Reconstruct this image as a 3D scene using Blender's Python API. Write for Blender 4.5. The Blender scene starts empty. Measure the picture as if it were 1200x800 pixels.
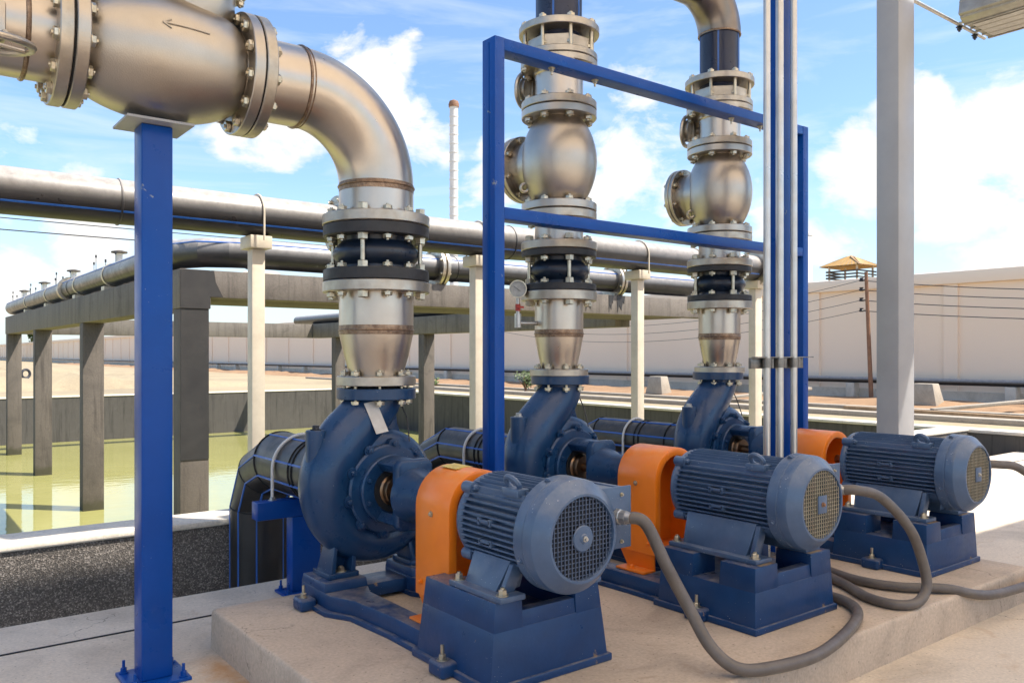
import bpy, bmesh, math, random
from mathutils import Vector, Matrix, noise
random.seed(7)
R = math.radians
S = bpy.context.scene
COL = S.collection
V = Vector
# ------------------------------------------------------------------ helpers
WL = {}            # world location of every thing / part
def _loc(o):
    return WL.get(o.name, V((0, 0, 0)))
class MB:
    """collects shapes (world coordinates) and links them as ONE mesh object"""
    def __init__(s):
        s.bm = bmesh.new()
    def add(s, verts, faces):
        vs = [s.bm.verts.new(v) for v in verts]
        out = []
        for f in faces:
            try:
                out.append(s.bm.faces.new([vs[i] for i in f]))
            except ValueError:
                pass
        return vs
    def hexa(s, v8, bev=0.0, seg=2):
        t = bmesh.new()
        vs = [t.verts.new(v) for v in v8]
        for f in ((0,3,2,1),(4,5,6,7),(0,1,5,4),(1,2,6,5),(2,3,7,6),(3,0,4,7)):
            t.faces.new([vs[i] for i in f])
        if bev > 0:
            bmesh.ops.bevel(t, geom=list(t.edges), offset=bev, segments=seg, profile=0.5, affect='EDGES')
        s.merge(t)
    def merge(s, t):
        t.verts.index_update()
        vs = [s.bm.verts.new(v.co) for v in t.verts]
        for f in t.faces:
            try: s.bm.faces.new([vs[v.index] for v in f.verts])
            except ValueError: pass
        t.free()
    def box(s, x0, x1, y0, y1, z0, z1, bev=0.0, seg=2):
        s.hexa([(x0,y0,z0),(x1,y0,z0),(x1,y1,z0),(x0,y1,z0),(x0,y0,z1),(x1,y0,z1),(x1,y1,z1),(x0,y1,z1)], bev, seg)
    def taper(s, b, z0, t, z1, bev=0.0, seg=2):
        """b, t = (x0,x1,y0,y1) at z0, z1"""
        s.hexa([(b[0],b[2],z0),(b[1],b[2],z0),(b[1],b[3],z0),(b[0],b[3],z0),(t[0],t[2],z1),(t[1],t[2],z1),(t[1],t[3],z1),(t[0],t[3],z1)], bev, seg)
    def beam(s, a, b, w, h, bev=0.0, up=(0,0,1)):
        a, b, up = V(a), V(b), V(up)
        d = (b-a).normalized()
        r = d.cross(up)
        if r.length < 1e-4: r = d.cross(V((0,1,0)))
        r.normalize(); u = r.cross(d)
        o = []
        for p in (a, b):
            for (i, j) in ((-1,-1),(1,-1),(1,1),(-1,1)):
                o.append(p + r*(w/2*i) + u*(h/2*j))
        s.hexa(o, bev)
    def prism(s, pts, axis, lo, hi, bev=0.0, seg=2):
        """pts 2-D outline; axis 'x','y','z' extrude between lo, hi"""
        def m(p, k):
            return {'x':(k,p[0],p[1]), 'y':(p[0],k,p[1]), 'z':(p[0],p[1],k)}[axis]
        t = bmesh.new()
        a = [t.verts.new(m(p, lo)) for p in pts]; b = [t.verts.new(m(p, hi)) for p in pts]
        n = len(pts)
        t.faces.new(a); t.faces.new(b[::-1])
        for i in range(n): t.faces.new((a[i], b[i], b[(i+1)%n], a[(i+1)%n]))
        bmesh.ops.recalc_face_normals(t, faces=list(t.faces))
        if bev > 0:
            es = [e for e in t.edges if e.calc_face_angle(0) > 0.5]
            bmesh.ops.bevel(t, geom=es, offset=bev, segments=seg, profile=0.5, affect='EDGES')
        s.merge(t)
    def lathe(s, prof, org, axis, n=32, caps=True, ph=0.0):
        """prof = [(h, r)] along axis from org"""
        org, ax = V(org), V(axis).normalized()
        q = ax.orthogonal().normalized() if abs(ax.z) < .9 else V((1,0,0))
        if abs(ax.z) < .9:
            q = V((0,0,1)) - ax*ax.z; q.normalize()
        w = ax.cross(q)
        rings = []
        for h, r in prof:
            ring = []
            for i in range(n):
                a = 2*math.pi*i/n + ph
                ring.append(s.bm.verts.new(org + ax*h + (q*math.cos(a) + w*math.sin(a))*max(r, 1e-4)))
            rings.append(ring)
        for k in range(len(rings)-1):
            for i in range(n):
                j = (i+1) % n
                s.bm.faces.new((rings[k][i], rings[k][j], rings[k+1][j], rings[k+1][i]))
        if caps:
            s.bm.faces.new(rings[0][::-1]); s.bm.faces.new(rings[-1])
    def cyl(s, a, b, r, n=24, r2=None):
        a, b = V(a), V(b); L = (b-a).length
        s.lathe([(0, r), (L, r if r2 is None else r2)], a, b-a, n)
    def torus(s, org, axis, Rr, r, n=40, m=8):
        s.lathe([(r*math.sin(2*math.pi*k/m), Rr + r*math.cos(2*math.pi*k/m)) for k in range(m+1)], org, axis, n, caps=False)
    def sweep(s, pts, rad, n=16, caps=True, flat=1.0, ref=None):
        pts = [V(p) for p in pts]; N = len(pts)
        if not hasattr(rad, '__len__'): rad = [rad]*N
        T = []
        for i in range(N):
            a = pts[max(i-1, 0)]; b = pts[min(i+1, N-1)]
            T.append((b-a).normalized())
        u = V(ref) if ref else T[0].orthogonal()
        rings = []
        for i in range(N):
            u = (u - T[i]*u.dot(T[i])).normalized()
            w = T[i].cross(u)
            rings.append([s.bm.verts.new(pts[i] + (u*math.cos(2*math.pi*k/n)*flat + w*math.sin(2*math.pi*k/n))*rad[i]) for k in range(n)])
        for i in range(N-1):
            for k in range(n):
                j = (k+1) % n
                s.bm.faces.new((rings[i][k], rings[i][j], rings[i+1][j], rings[i+1][k]))
        if caps:
            s.bm.faces.new(rings[0][::-1]); s.bm.faces.new(rings[-1])
    def ubolt(s, c, axis, Rr, r, leg, n=18):
        """inverted U round a pipe of radius Rr whose axis is horizontal"""
        c = V(c); ax = V(axis).normalized(); h = ax.cross(V((0,0,1))).normalized()
        p = [c + h*Rr - V((0,0,leg))]
        for i in range(n+1):
            a = math.pi*i/n
            p.append(c + h*Rr*math.cos(a) + V((0,0,1))*Rr*math.sin(a))
        p.append(c - h*Rr - V((0,0,leg)))
        s.sweep(p, r, 8)
    def build(s, name, mat, parent=None, smooth=True, ang=35, loc=None, label=None):
        bmesh.ops.recalc_face_normals(s.bm, faces=list(s.bm.faces))
        off = V(loc) if loc is not None else (_loc(parent) if parent else V((0,0,0)))
        for v in s.bm.verts: v.co -= off
        me = bpy.data.meshes.new(name)
        s.bm.to_mesh(me); s.bm.free()
        if smooth:
            me.shade_smooth()
            me.set_sharp_from_angle(angle=R(ang))
        me.materials.append(mat)
        o = bpy.data.objects.new(name, me); COL.objects.link(o)
        if parent:
            o.parent = parent
        else:
            o.location = off
        WL[o.name] = off.copy()
        if label: o['label'] = label
        return o
def tag(o, label, cat, group=None):
    o['label'] = label; o['category'] = cat
    if group: o['group'] = group
    return o
def thing(name, label, cat, loc, group=None):
    o = bpy.data.objects.new(name, None); COL.objects.link(o)
    o.empty_display_size = .1; o.location = loc; WL[o.name] = V(loc)
    return tag(o, label, cat, group)
def struct(o, kind='structure'):
    o['kind'] = kind; return o
def spline(P, k=10):
    P = [V(p) for p in P]; out = []
    for i in range(len(P)-1):
        p0 = P[max(i-1,0)]; p1 = P[i]; p2 = P[i+1]; p3 = P[min(i+2, len(P)-1)]
        for j in range(k):
            t = j/k
            out.append(.5*((2*p1) + (p2-p0)*t + (2*p0-5*p1+4*p2-p3)*t*t + (3*p1-p0-3*p2+p3)*t**3))
    out.append(P[-1]); return out
BOLTS = {}
def bolt_mesh(L, r, mat, rn):
    key = (round(L,4), round(r,4), mat.name)
    if key in BOLTS: return BOLTS[key]
    m = MB()
    m.cyl((0,0,-L/2-.028), (0,0,L/2+.03), r*.62, 10)
    for sgn in (-1, 1):
        m.lathe([(0,rn*1.02),(.004,rn*1.02)], (0,0,sgn*(L/2+.0005)), (0,0,sgn), 14)
        m.lathe([(.0045,rn*.96),(.018,rn*.96),(.021,rn*.8)], (0,0,sgn*(L/2+.0005)), (0,0,sgn), 6)
    me = bpy.data.meshes.new('bolt'); bmesh.ops.recalc_face_normals(m.bm, faces=list(m.bm.faces))
    m.bm.to_mesh(me); m.bm.free(); me.shade_smooth(); me.set_sharp_from_angle(angle=R(30)); me.materials.append(mat)
    BOLTS[key] = me; return me
def bolts(parent, c, axis, Rb, n, L, mat, r=.011, rn=.019, skip=(), ph=0.0, name='bolt'):
    c = V(c); ax = V(axis).normalized()
    q = (V((1,0,0)) if abs(ax.z) > .9 else V((0,0,1))); q = (q-ax*q.dot(ax)).normalized(); w = ax.cross(q)
    rot = ax.to_track_quat('Z', 'Y')
    for i in range(n):
        if i in skip: continue
        a = 2*math.pi*(i+.5)/n + ph
        o = bpy.data.objects.new(name, bolt_mesh(L, r, mat, rn)); COL.objects.link(o)
        o.parent = parent; o.rotation_mode = 'QUATERNION'
        o.rotation_quaternion = rot @ Matrix.Rotation(random.uniform(0,1), 3, 'Z').to_quaternion()
        o.location = c + (q*math.cos(a)+w*math.sin(a))*Rb - _loc(parent)
        WL[o.name] = _loc(parent)
def hexbolt(parent, p, axis, mat, r=.016, h=.016, stud=.02, name='bolt'):
    m = MB(); p = V(p); ax = V(axis).normalized()
    m.lathe([(0,r*1.5),(.004,r*1.5)], p, ax, 16)
    m.lathe([(.004,r),(.004+h,r),(.007+h,r*.8)], p, ax, 6)
    if stud: m.cyl(p+ax*(.005+h), p+ax*(h+stud), r*.5, 10)
    return m.build(name, mat, parent)
# ------------------------------------------------------------------ materials
def nodes(name):
    m = bpy.data.materials.new(name); m.use_nodes = True
    nt = m.node_tree; b = nt.nodes['Principled BSDF']
    return m, nt, b
def ramp(nt, fac, stops):
    r = nt.nodes.new('ShaderNodeValToRGB')
    while len(r.color_ramp.elements) < len(stops): r.color_ramp.elements.new(.5)
    for e, (p, c) in zip(r.color_ramp.elements, stops):
        e.position = p; e.color = (*c, 1) if len(c) == 3 else c
    nt.links.new(fac, r.inputs['Fac']); return r.outputs['Color']
def noise_tex(nt, vec, scale, detail=5, rough=.6, dist=0.0):
    n = nt.nodes.new('ShaderNodeTexNoise'); n.inputs['Scale'].default_value = scale
    n.inputs['Detail'].default_value = detail; n.inputs['Roughness'].default_value = rough
    n.inputs['Distortion'].default_value = dist
    if vec: nt.links.new(vec, n.inputs['Vector'])
    return n.outputs['Fac']
def mapping(nt, scale=(1,1,1), kind='Object', rot=(0,0,0)):
    t = nt.nodes.new('ShaderNodeTexCoord'); m = nt.nodes.new('ShaderNodeMapping')
    m.inputs['Scale'].default_value = scale; m.inputs['Rotation'].default_value = rot
    nt.links.new(t.outputs[kind], m.inputs['Vector']); return m.outputs['Vector']
def mix(nt, fac, a, b, mode='MIX'):
    n = nt.nodes.new('ShaderNodeMix'); n.data_type = 'RGBA'; n.blend_type = mode
    for s, v in ((n.inputs[0], fac), (n.inputs[6], a), (n.inputs[7], b)):
        if hasattr(v, 'is_linked') or hasattr(v, 'links'): nt.links.new(v, s)
        elif isinstance(v, (int, float)): s.default_value = v
        else: s.default_value = (*v, 1)
    return n.outputs[2]
def math_n(nt, op, a, b=None, clamp=False):
    n = nt.nodes.new('ShaderNodeMath'); n.operation = op; n.use_clamp = clamp
    for i, v in enumerate((a, b)):
        if v is None: continue
        if isinstance(v, (int, float)): n.inputs[i].default_value = v
        else: nt.links.new(v, n.inputs[i])
    return n.outputs[0]
def bump(nt, b, h, strength, dist=.01):
    n = nt.nodes.new('ShaderNodeBump'); n.inputs['Strength'].default_value = strength; n.inputs['Distance'].default_value = dist
    nt.links.new(h, n.inputs['Height']); nt.links.new(n.outputs['Normal'], b.inputs['Normal'])
def maprange(nt, v, a, b, c, d):
    n = nt.nodes.new('ShaderNodeMapRange'); nt.links.new(v, n.inputs[0])
    for i, x in enumerate((a, b, c, d)): n.inputs[i+1].default_value = x
    return n.outputs[0]
def pbr(name, c1, c2=None, scale=6, rough=.5, rvar=.12, metal=0, bmp=0, bscale=40, speck=None, coat=0, dust_sheen=None, stretch=(1,1,1), chip=None, spec=.5):
    """two-tone noise paint / metal / plastic; speck = (colour, amount), dust = (colour, amount) lightening upward faces: settled dirt, plus painted sky reflection on hdpe"""
    m, nt, b = nodes(name)
    vec = mapping(nt, stretch)
    f = noise_tex(nt, vec, scale, 6, .65)
    c2 = c2 or tuple(x*.75 for x in c1)
    col = ramp(nt, f, [(.32, c2), (.68, c1)])
    if dust_sheen:
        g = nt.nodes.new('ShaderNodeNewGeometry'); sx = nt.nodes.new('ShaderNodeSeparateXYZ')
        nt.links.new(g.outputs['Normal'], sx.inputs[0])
        up = maprange(nt, sx.outputs['Z'], dust_sheen[2] if len(dust_sheen) > 2 else .25, 1 if len(dust_sheen) < 3 else .75, 0, dust_sheen[1])
        dn = maprange(nt, noise_tex(nt, vec, 14, 6, .7), .35 if len(dust_sheen) < 3 else .1, .7 if len(dust_sheen) < 3 else .6, 0 if len(dust_sheen) < 3 else .4, 1)
        col = mix(nt, math_n(nt, 'MULTIPLY', up, dn), col, dust_sheen[0])
    if speck:
        vo = nt.nodes.new('ShaderNodeTexVoronoi'); vo.inputs['Scale'].default_value = 62
        nt.links.new(mapping(nt), vo.inputs['Vector'])
        wn = noise_tex(nt, mapping(nt), 9, 2)
        thr = maprange(nt, wn, .47, .72, 0.0, speck[1])
        lt = math_n(nt, 'LESS_THAN', vo.outputs['Distance'], thr)
        col = mix(nt, lt, col, speck[0])
    if chip:
        cm = maprange(nt, noise_tex(nt, mapping(nt), 7, 9, .72, .4), chip[1], chip[1]+.012, 0, 1)
        col = mix(nt, cm, col, chip[0])
    nt.links.new(col, b.inputs['Base Color'])
    b.inputs['Metallic'].default_value = metal; b.inputs['Specular IOR Level'].default_value = spec
    rr = maprange(nt, noise_tex(nt, vec, scale*2.3, 5, .6), .3, .7, max(rough-rvar, .03), rough+rvar)
    nt.links.new(rr, b.inputs['Roughness'])
    if coat: b.inputs['Coat Weight'].default_value = coat; b.inputs['Coat Roughness'].default_value = .15
    if bmp: bump(nt, b, noise_tex(nt, mapping(nt), bscale, 6, .6), bmp)
    return m
M = {}
M['cast_steel'] = pbr('cast_stainless', (.50,.455,.395), (.43,.385,.33), 3, .36, .06, 1, .12, 160)
M['pipe_steel'] = pbr('stainless_pipe', (.57,.51,.44), (.49,.43,.365), 2.5, .33, .07, 1, .04, 60, chip=((.25,.19,.13),.70))
M['dark_steel'] = pbr('dark_reflect_stainless', (.27,.235,.205), (.20,.17,.15), 3, .34, .07, 1, .04, 60)  # pipe steel darkened to paint dark reflections into the riser bends
M['flange_steel'] = pbr('machined_flange', (.54,.49,.415), (.39,.345,.285), 9, .42, .12, 1, .06, 90)
M['weld'] = pbr('heat_tinted_weld', (.40,.29,.20), (.17,.11,.08), 30, .40, .12, 1, .5, 120)
M['zinc'] = pbr('zinc_bolt', (.66,.60,.47), (.45,.40,.31), 20, .38, .12, 1)
M['galv'] = pbr('galvanised', (.58,.57,.54), (.44,.43,.41), 18, .42, .1, .9)
M['rubber'] = pbr('black_rubber', (.022,.022,.025), (.012,.012,.014), 10, .5, .12, 0, .1, 80, dust_sheen=((.2,.18,.15),.4))
M['bellows'] = pbr('bellows_rubber', (.012,.024,.048), (.008,.014,.026), 8, .33, .08, 0)
M['gasket'] = pbr('gasket', (.01,.01,.01), None, 10, .8)
M['pump_blue'] = pbr('pump_paint', (.011,.050,.132), (.007,.033,.09), 4, .32, .09, 0, .10, 45, speck=((.42,.42,.40),.13), coat=.1, dust_sheen=((.24,.23,.22),.2), spec=.42)
M['base_blue'] = pbr('base_paint', (.011,.052,.155), (.008,.035,.105), 4, .36, .10, 0, .10, 40, speck=((.42,.42,.40),.13), coat=0, dust_sheen=((.36,.30,.23),.6), chip=((.30,.20,.11),.665), spec=.35)
M['motor_blue'] = pbr('motor_paint', (.075,.125,.215), (.052,.09,.16), 5, .36, .08, 0, .08, 60, speck=((.5,.5,.5),.13), coat=.2, dust_sheen=((.36,.35,.34),.45))
M['post_blue'] = pbr('support_paint', (.003,.066,.33), (.003,.052,.26), 2, .33, .09, 0, .06, 30, speck=((.38,.42,.46),.09), chip=((.22,.25,.28),.665), spec=.26)
M['orange'] = pbr('guard_paint', (.92,.235,.012), (.82,.185,.008), 3, .36, .10, 0, .10, 9, coat=.15, dust_sheen=((.75,.42,.18),.4), chip=((.42,.16,.05),.685))
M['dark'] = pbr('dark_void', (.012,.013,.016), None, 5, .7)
M['grille_blue'] = pbr('grille_wire', (.075,.105,.17), None, 8, .4)
M['grille_tan'] = pbr('grille_tan_wire', (.44,.39,.29), (.33,.29,.21), 12, .4, .1, .3)  # tan wire for the middle and farthest motors
M['shaft'] = pbr('shaft_bronze', (.34,.22,.13), (.2,.12,.07), 14, .4, .1, 1)
M['hdpe'] = pbr('black_polyethylene', (.034,.033,.034), (.022,.021,.022), 4, .36, .09, 0, .04, 30, dust_sheen=((.42,.39,.36),.95,-.15))  # pale upper half paints in sky reflection along with a dusty film
M['riser'] = pbr('riser_polyethylene', (.012,.02,.055), (.008,.013,.035), 4, .33, .08, 0)
M['hdpe_dark'] = pbr('suction_polyethylene', (.030,.027,.025), (.02,.018,.017), 4, .38, .09, 0, .04, 30, dust_sheen=((.22,.18,.145),.6))
M['stripe'] = pbr('blue_stripe', (.03,.14,.50), (.02,.10,.36), 8, .4)
M['hose'] = pbr('hose_rubber', (.145,.12,.10), (.10,.082,.068), 10, .45, .1, 0, .1, 60)
M['cream_steel'] = pbr('cream_steel', (.62,.55,.43), (.50,.43,.33), 5, .45, .1, 0, .05, 30)
M['grey_steel'] = pbr('grey_steel', (.36,.36,.37), (.31,.31,.32), 2, .42, .08, 0, .03, 30)
M['conduit'] = pbr('conduit_metal', (.62,.60,.57), (.5,.48,.45), 6, .34, .08, .75)
M['clamp'] = pbr('dull_clamp', (.30,.285,.26), (.17,.16,.145), 14, .45, .1, .8)
M['lamp'] = pbr('lamp_housing', (.40,.375,.33), (.29,.27,.235), 8, .4, .1, .5)
M['tape'] = pbr('white_tape', (.62,.58,.52), (.5,.46,.41), 20, .55)
M['yellow'] = pbr('yellow_sticker', (.75,.55,.10), None, 20, .45)
M['gauge_face'] = pbr('gauge_face', (.42,.42,.40), None, 20, .3)
M['red'] = pbr('red_valve', (.45,.04,.03), None, 20, .4)
M['timber'] = pbr('timber', (.42,.29,.17), (.27,.17,.09), 6, .7, .1, 0, .3, 40, stretch=(1,1,.2))
M['pole_rust'] = pbr('rusty_pole', (.30,.15,.08), (.18,.09,.05), 6, .7, .1, 0, .2, 20)
M['wire'] = pbr('wire', (.03,.03,.035), None, 5, .5)
M['pale_paint'] = pbr('pale_paint', (.72,.70,.66), (.6,.58,.55), 1, .6)
def concrete(name, c1, c2, stain, scale=1.2, rough=.8, pits=.25, streak=0.0, fine=60):
    m, nt, b = nodes(name)
    vec = mapping(nt)
    big = noise_tex(nt, vec, scale, 8, .68, .6)
    col = ramp(nt, big, [(.3, c2), (.52, c1), (.75, tuple(min(1, x*1.12) for x in c1))])
    fin = noise_tex(nt, vec, fine, 4, .7)
    col = mix(nt, .55, col, ramp(nt, fin, [(.3, (.62,.62,.62)), (.7, (1.15,1.13,1.1))]), 'MULTIPLY')
    st = maprange(nt, noise_tex(nt, vec, scale*2.7, 7, .75, 1.2), .56, .74, 0, .65)
    col = mix(nt, st, col, stain)
    if streak:
        sv = mapping(nt, (5, 5, .35))
        sk = maprange(nt, noise_tex(nt, sv, 1.6, 6, .7), .5, .72, 0, streak)
        col = mix(nt, sk, col, tuple(x*.35 for x in c2))
    pit = nt.nodes.new('ShaderNodeTexVoronoi'); pit.inputs['Scale'].default_value = 22; nt.links.new(vec, pit.inputs['Vector'])
    pm = math_n(nt, 'LESS_THAN', pit.outputs['Distance'], .1)
    col = mix(nt, math_n(nt, 'MULTIPLY', pm, pits), col, (.12,.10,.08))
    nt.links.new(col, b.inputs['Base Color'])
    nt.links.new(maprange(nt, big, .3, .7, rough-.12, rough+.1), b.inputs['Roughness'])
    h = math_n(nt, 'ADD', noise_tex(nt, vec, 18, 8, .7), math_n(nt, 'MULTIPLY', fin, .35))
    bump(nt, b, h, .28, .012)
    return m
M['slab'] = concrete('plinth_concrete', (.56,.445,.335), (.40,.315,.235), (.31,.22,.145), 2.0, .75, .5)
M['floor'] = concrete('floor_concrete', (.66,.565,.45), (.46,.385,.30), (.48,.33,.20), 1.4, .8, .5)
def tide(mt, z):
    nt = mt.node_tree; b = nt.nodes['Principled BSDF']; src = b.inputs['Base Color'].links[0].from_socket
    v = mapping(nt); sx = nt.nodes.new('ShaderNodeSeparateXYZ'); nt.links.new(v, sx.inputs[0])
    f = maprange(nt, math_n(nt, 'ADD', sx.outputs['Z'], math_n(nt, 'MULTIPLY', noise_tex(nt, v, 6, 6, .7), .35)), z+.28, z+.40, .8, 0)
    nt.links.new(mix(nt, f, src, (.055,.052,.025)), b.inputs['Base Color'])
def crack(mt, scale, amt, col=(.10,.08,.065), w=.012):
    nt = mt.node_tree; b = nt.nodes['Principled BSDF']; src = b.inputs['Base Color'].links[0].from_socket
    v = mapping(nt); wn = nt.nodes.new('ShaderNodeTexNoise'); wn.inputs['Scale'].default_value = 3; wn.inputs['Detail'].default_value = 6; nt.links.new(v, wn.inputs['Vector'])
    ad = nt.nodes.new('ShaderNodeVectorMath'); ad.operation = 'MULTIPLY_ADD'; nt.links.new(wn.outputs['Color'], ad.inputs[0]); ad.inputs[1].default_value = (.5,.5,.5); nt.links.new(v, ad.inputs[2])
    vo = nt.nodes.new('ShaderNodeTexVoronoi'); vo.feature = 'DISTANCE_TO_EDGE'; vo.inputs['Scale'].default_value = scale; nt.links.new(ad.outputs[0], vo.inputs['Vector'])
    ln = math_n(nt, 'LESS_THAN', vo.outputs['Distance'], w*scale*.2)
    gate = maprange(nt, noise_tex(nt, v, 1.1, 3), .52, .6, 0, amt)
    nt.links.new(mix(nt, math_n(nt, 'MULTIPLY', ln, gate), src, col), b.inputs['Base Color'])
crack(M['slab'], 1.3, .7); crack(M['floor'], .7, .7)
def rust(mt):
    nt = mt.node_tree; b = nt.nodes['Principled BSDF']; src = b.inputs['Base Color'].links[0].from_socket
    v = mapping(nt); sx = nt.nodes.new('ShaderNodeSeparateXYZ'); nt.links.new(v, sx.inputs[0])
    n = noise_tex(nt, v, 5, 7, .7)
    # streak of rusty grit gathered at the foot of the plinth
    dx = math_n(nt, 'ABSOLUTE', math_n(nt, 'SUBTRACT', sx.outputs['X'], RX))
    f = maprange(nt, math_n(nt, 'ADD', dx, math_n(nt, 'MULTIPLY', n, .3)), .13, .27, .85, 0)
    lim = maprange(nt, sx.outputs['Y'], RY-.15, RY, 1, 0)
    nt.links.new(mix(nt, math_n(nt, 'MULTIPLY', f, lim), src, (.46,.235,.08)), b.inputs['Base Color'])
RX, RY = 1.33, 4.2
rust(M['floor'])
M['frame_conc'] = concrete('weathered_concrete', (.125,.105,.088), (.08,.067,.057), (.045,.038,.034), 1.1, .85, .3, .8)
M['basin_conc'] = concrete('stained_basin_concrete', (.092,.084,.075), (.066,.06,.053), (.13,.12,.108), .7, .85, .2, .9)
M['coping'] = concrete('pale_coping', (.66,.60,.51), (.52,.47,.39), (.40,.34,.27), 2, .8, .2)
M['sand'] = concrete('sandy_ground', (.38,.305,.19), (.28,.22,.14), (.22,.16,.10), .25, .9, .1, fine=14)
M['old_conc'] = concrete('old_concrete', (.40,.35,.285), (.29,.25,.20), (.22,.18,.14), 2)
M['wall'] = pbr('rendered_wall', (.88,.73,.575), (.85,.695,.54), .15, .85, .05)
M['rubble'] = concrete('rubble_soil', (.33,.20,.11), (.21,.12,.065), (.38,.29,.2), 1.6, .95, .3)
def aggregate():
    m, nt, b = nodes('pebble_dash')
    vec = mapping(nt)
    vo = nt.nodes.new('ShaderNodeTexVoronoi'); vo.inputs['Scale'].default_value = 130; nt.links.new(vec, vo.inputs['Vector'])
    vv = nt.nodes.new('ShaderNodeSeparateColor'); nt.links.new(vo.outputs['Color'], vv.inputs[0])
    col = ramp(nt, vv.outputs[0], [(0,(.06,.054,.049)),(.5,(.105,.094,.085)),(.80,(.17,.153,.14)),(.98,(.33,.30,.275))])
    sc = maprange(nt, noise_tex(nt, mapping(nt,(1,1,2.5)), 2.2, 6, .8, 1.5), .62, .72, 0, .5)
    col = mix(nt, sc, col, (.30,.275,.25))
    big = noise_tex(nt, mapping(nt,(.8,.8,1.4)), 1.1, 5, .65, .5)
    col = mix(nt, 1.0, col, ramp(nt, big, [(.3,(.62,.60,.58)),(.7,(1.2,1.17,1.13))]), 'MULTIPLY')
    sk = maprange(nt, noise_tex(nt, mapping(nt,(4,4,.3)), 1.5, 6, .7), .54, .72, 0, .5)
    col = mix(nt, sk, col, (.05,.044,.04))
    nt.links.new(col, b.inputs['Base Color']); b.inputs['Roughness'].default_value = .75
    bump(nt, b, vo.outputs['Distance'], .6, .006)
    return m
M['aggregate'] = aggregate()
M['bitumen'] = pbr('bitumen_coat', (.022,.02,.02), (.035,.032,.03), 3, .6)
def water():
    m, nt, b = nodes('pond_water')
    vec = mapping(nt, (1, .6, 1))
    f = noise_tex(nt, vec, .5, 4, .6, .8)
    nt.links.new(ramp(nt, f, [(.3,(.31,.295,.09)),(.7,(.38,.36,.13))]), b.inputs['Base Color'])
    b.inputs['Roughness'].default_value = .04; b.inputs['IOR'].default_value = 1.33
    h = noise_tex(nt, mapping(nt, (1.0, 2.2, 1)), 2.2, 3, .5, .3)
    bump(nt, b, h, .10, .03)
    return m
M['water'] = water()
def roofmat():
    m, nt, b = nodes('translucent_sheet')
    nt.nodes.remove(b); out = nt.nodes['Material Output']
    d = nt.nodes.new('ShaderNodeBsdfDiffuse'); t = nt.nodes.new('ShaderNodeBsdfTranslucent'); mx = nt.nodes.new('ShaderNodeMixShader')
    f = noise_tex(nt, mapping(nt), .8, 4)
    nt.links.new(ramp(nt, f, [(.3,(.86,.77,.66)),(.7,(.93,.85,.74))]), t.inputs['Color'])
    d.inputs['Color'].default_value = (.6,.54,.47,1)
    mx.inputs[0].default_value = .84
    nt.links.new(d.outputs[0], mx.inputs[1]); nt.links.new(t.outputs[0], mx.inputs[2]); nt.links.new(mx.outputs[0], out.inputs['Surface'])
    return m
M['roof'] = roofmat()
def leafmat(c1, c2, name):
    return pbr(name, c1, c2, 3, .6)
M['leaf'] = leafmat((.10,.14,.03), (.05,.08,.02), 'leaf')
# ------------------------------------------------------------------ setting
def sheet(name, rects, z, mat):
    m = MB()
    for (x0,x1,y0,y1) in rects:
        m.add([(x0,y0,z),(x1,y0,z),(x1,y1,z),(x0,y1,z)], [(0,1,2,3)])
    return struct(m.build(name, mat, smooth=False))
m = MB()
m.box(-40,14,-60,5.3,-.3,0); fl = struct(m.build('floor', M['floor'], smooth=False))
sheet('ground', [(14.3,3000,-3000,3000),(-3000,14.3,26.95,3000),(-3000,-40,-3000,26.95),(-40,14.3,-3000,-60)], .26, M['sand'])
m = MB(); m.box(-40,14,5.3,6.0,-1.9,-1.6); struct(m.build('trench_floor', M['basin_conc'], smooth=False))
m = MB(); m.box(-40,14,6.4,26.5,-1.9,-1.7); struct(m.build('basin_floor', M['basin_conc'], smooth=False))
m = MB(); m.add([(-40,6.4,-1.0),(14,6.4,-1.0),(14,26.5,-1.0),(-40,26.5,-1.0)], [(0,1,2,3)]); struct(m.build('water', M['water'], smooth=False))
# floor joint and slab
m = MB(); m.beam((-40,4.81,.002), (14,4.81,.002), .014, .006); struct(m.build('floor_joint', M['dark'], smooth=False))
def plinth():
    m = MB()
    per = []
    C4 = [V((1.37,2.05,0)),V((5.60,2.05,0)),V((5.60,4.28,0)),V((1.37,4.28,0))]
    for k in range(4):
        a, b = C4[k], C4[(k+1)%4]; n = int((b-a).length/.03)
        per += [a.lerp(b, j/n) for j in range(n)]
    cen = V((3.485,3.165,0)); rings = []
    for lvl, (z, ins, amp) in enumerate(((-.02,0,.002),(.10,.001,.003),(.178,.002,.003),(.193,.005,.005),(.199,.011,.007),(.2,.018,.006))):
        ring = []
        for p in per:
            q = V((max(1.37+ins,min(5.60-ins,p.x)), max(2.05+ins,min(4.28-ins,p.y)), z))
            d = noise.fractal(V((p.x*5,p.y*5,z*4+lvl*.15)), 1, 2, 5)*amp + max(0,noise.noise(V((p.x*9,p.y*9,4.2)))-.42)*amp*4*(lvl > 2)
            u = V((1 if p.x < 1.371+1e-6 else -1 if p.x > 5.599 else 0, 1 if p.y < 2.051 else -1 if p.y > 4.279 else 0, 0))
            ring.append(m.bm.verts.new(q + u*(d+amp*.3)))
        rings.append(ring)
    N = len(per)
    for a, b in zip(rings, rings[1:]):
        for k in range(N): m.bm.faces.new((a[k],a[(k+1)%N],b[(k+1)%N],b[k]))
    m.bm.faces.new(rings[-1])
    return struct(m.build('plinth', M['slab'], ang=60))
plinth()
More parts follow.
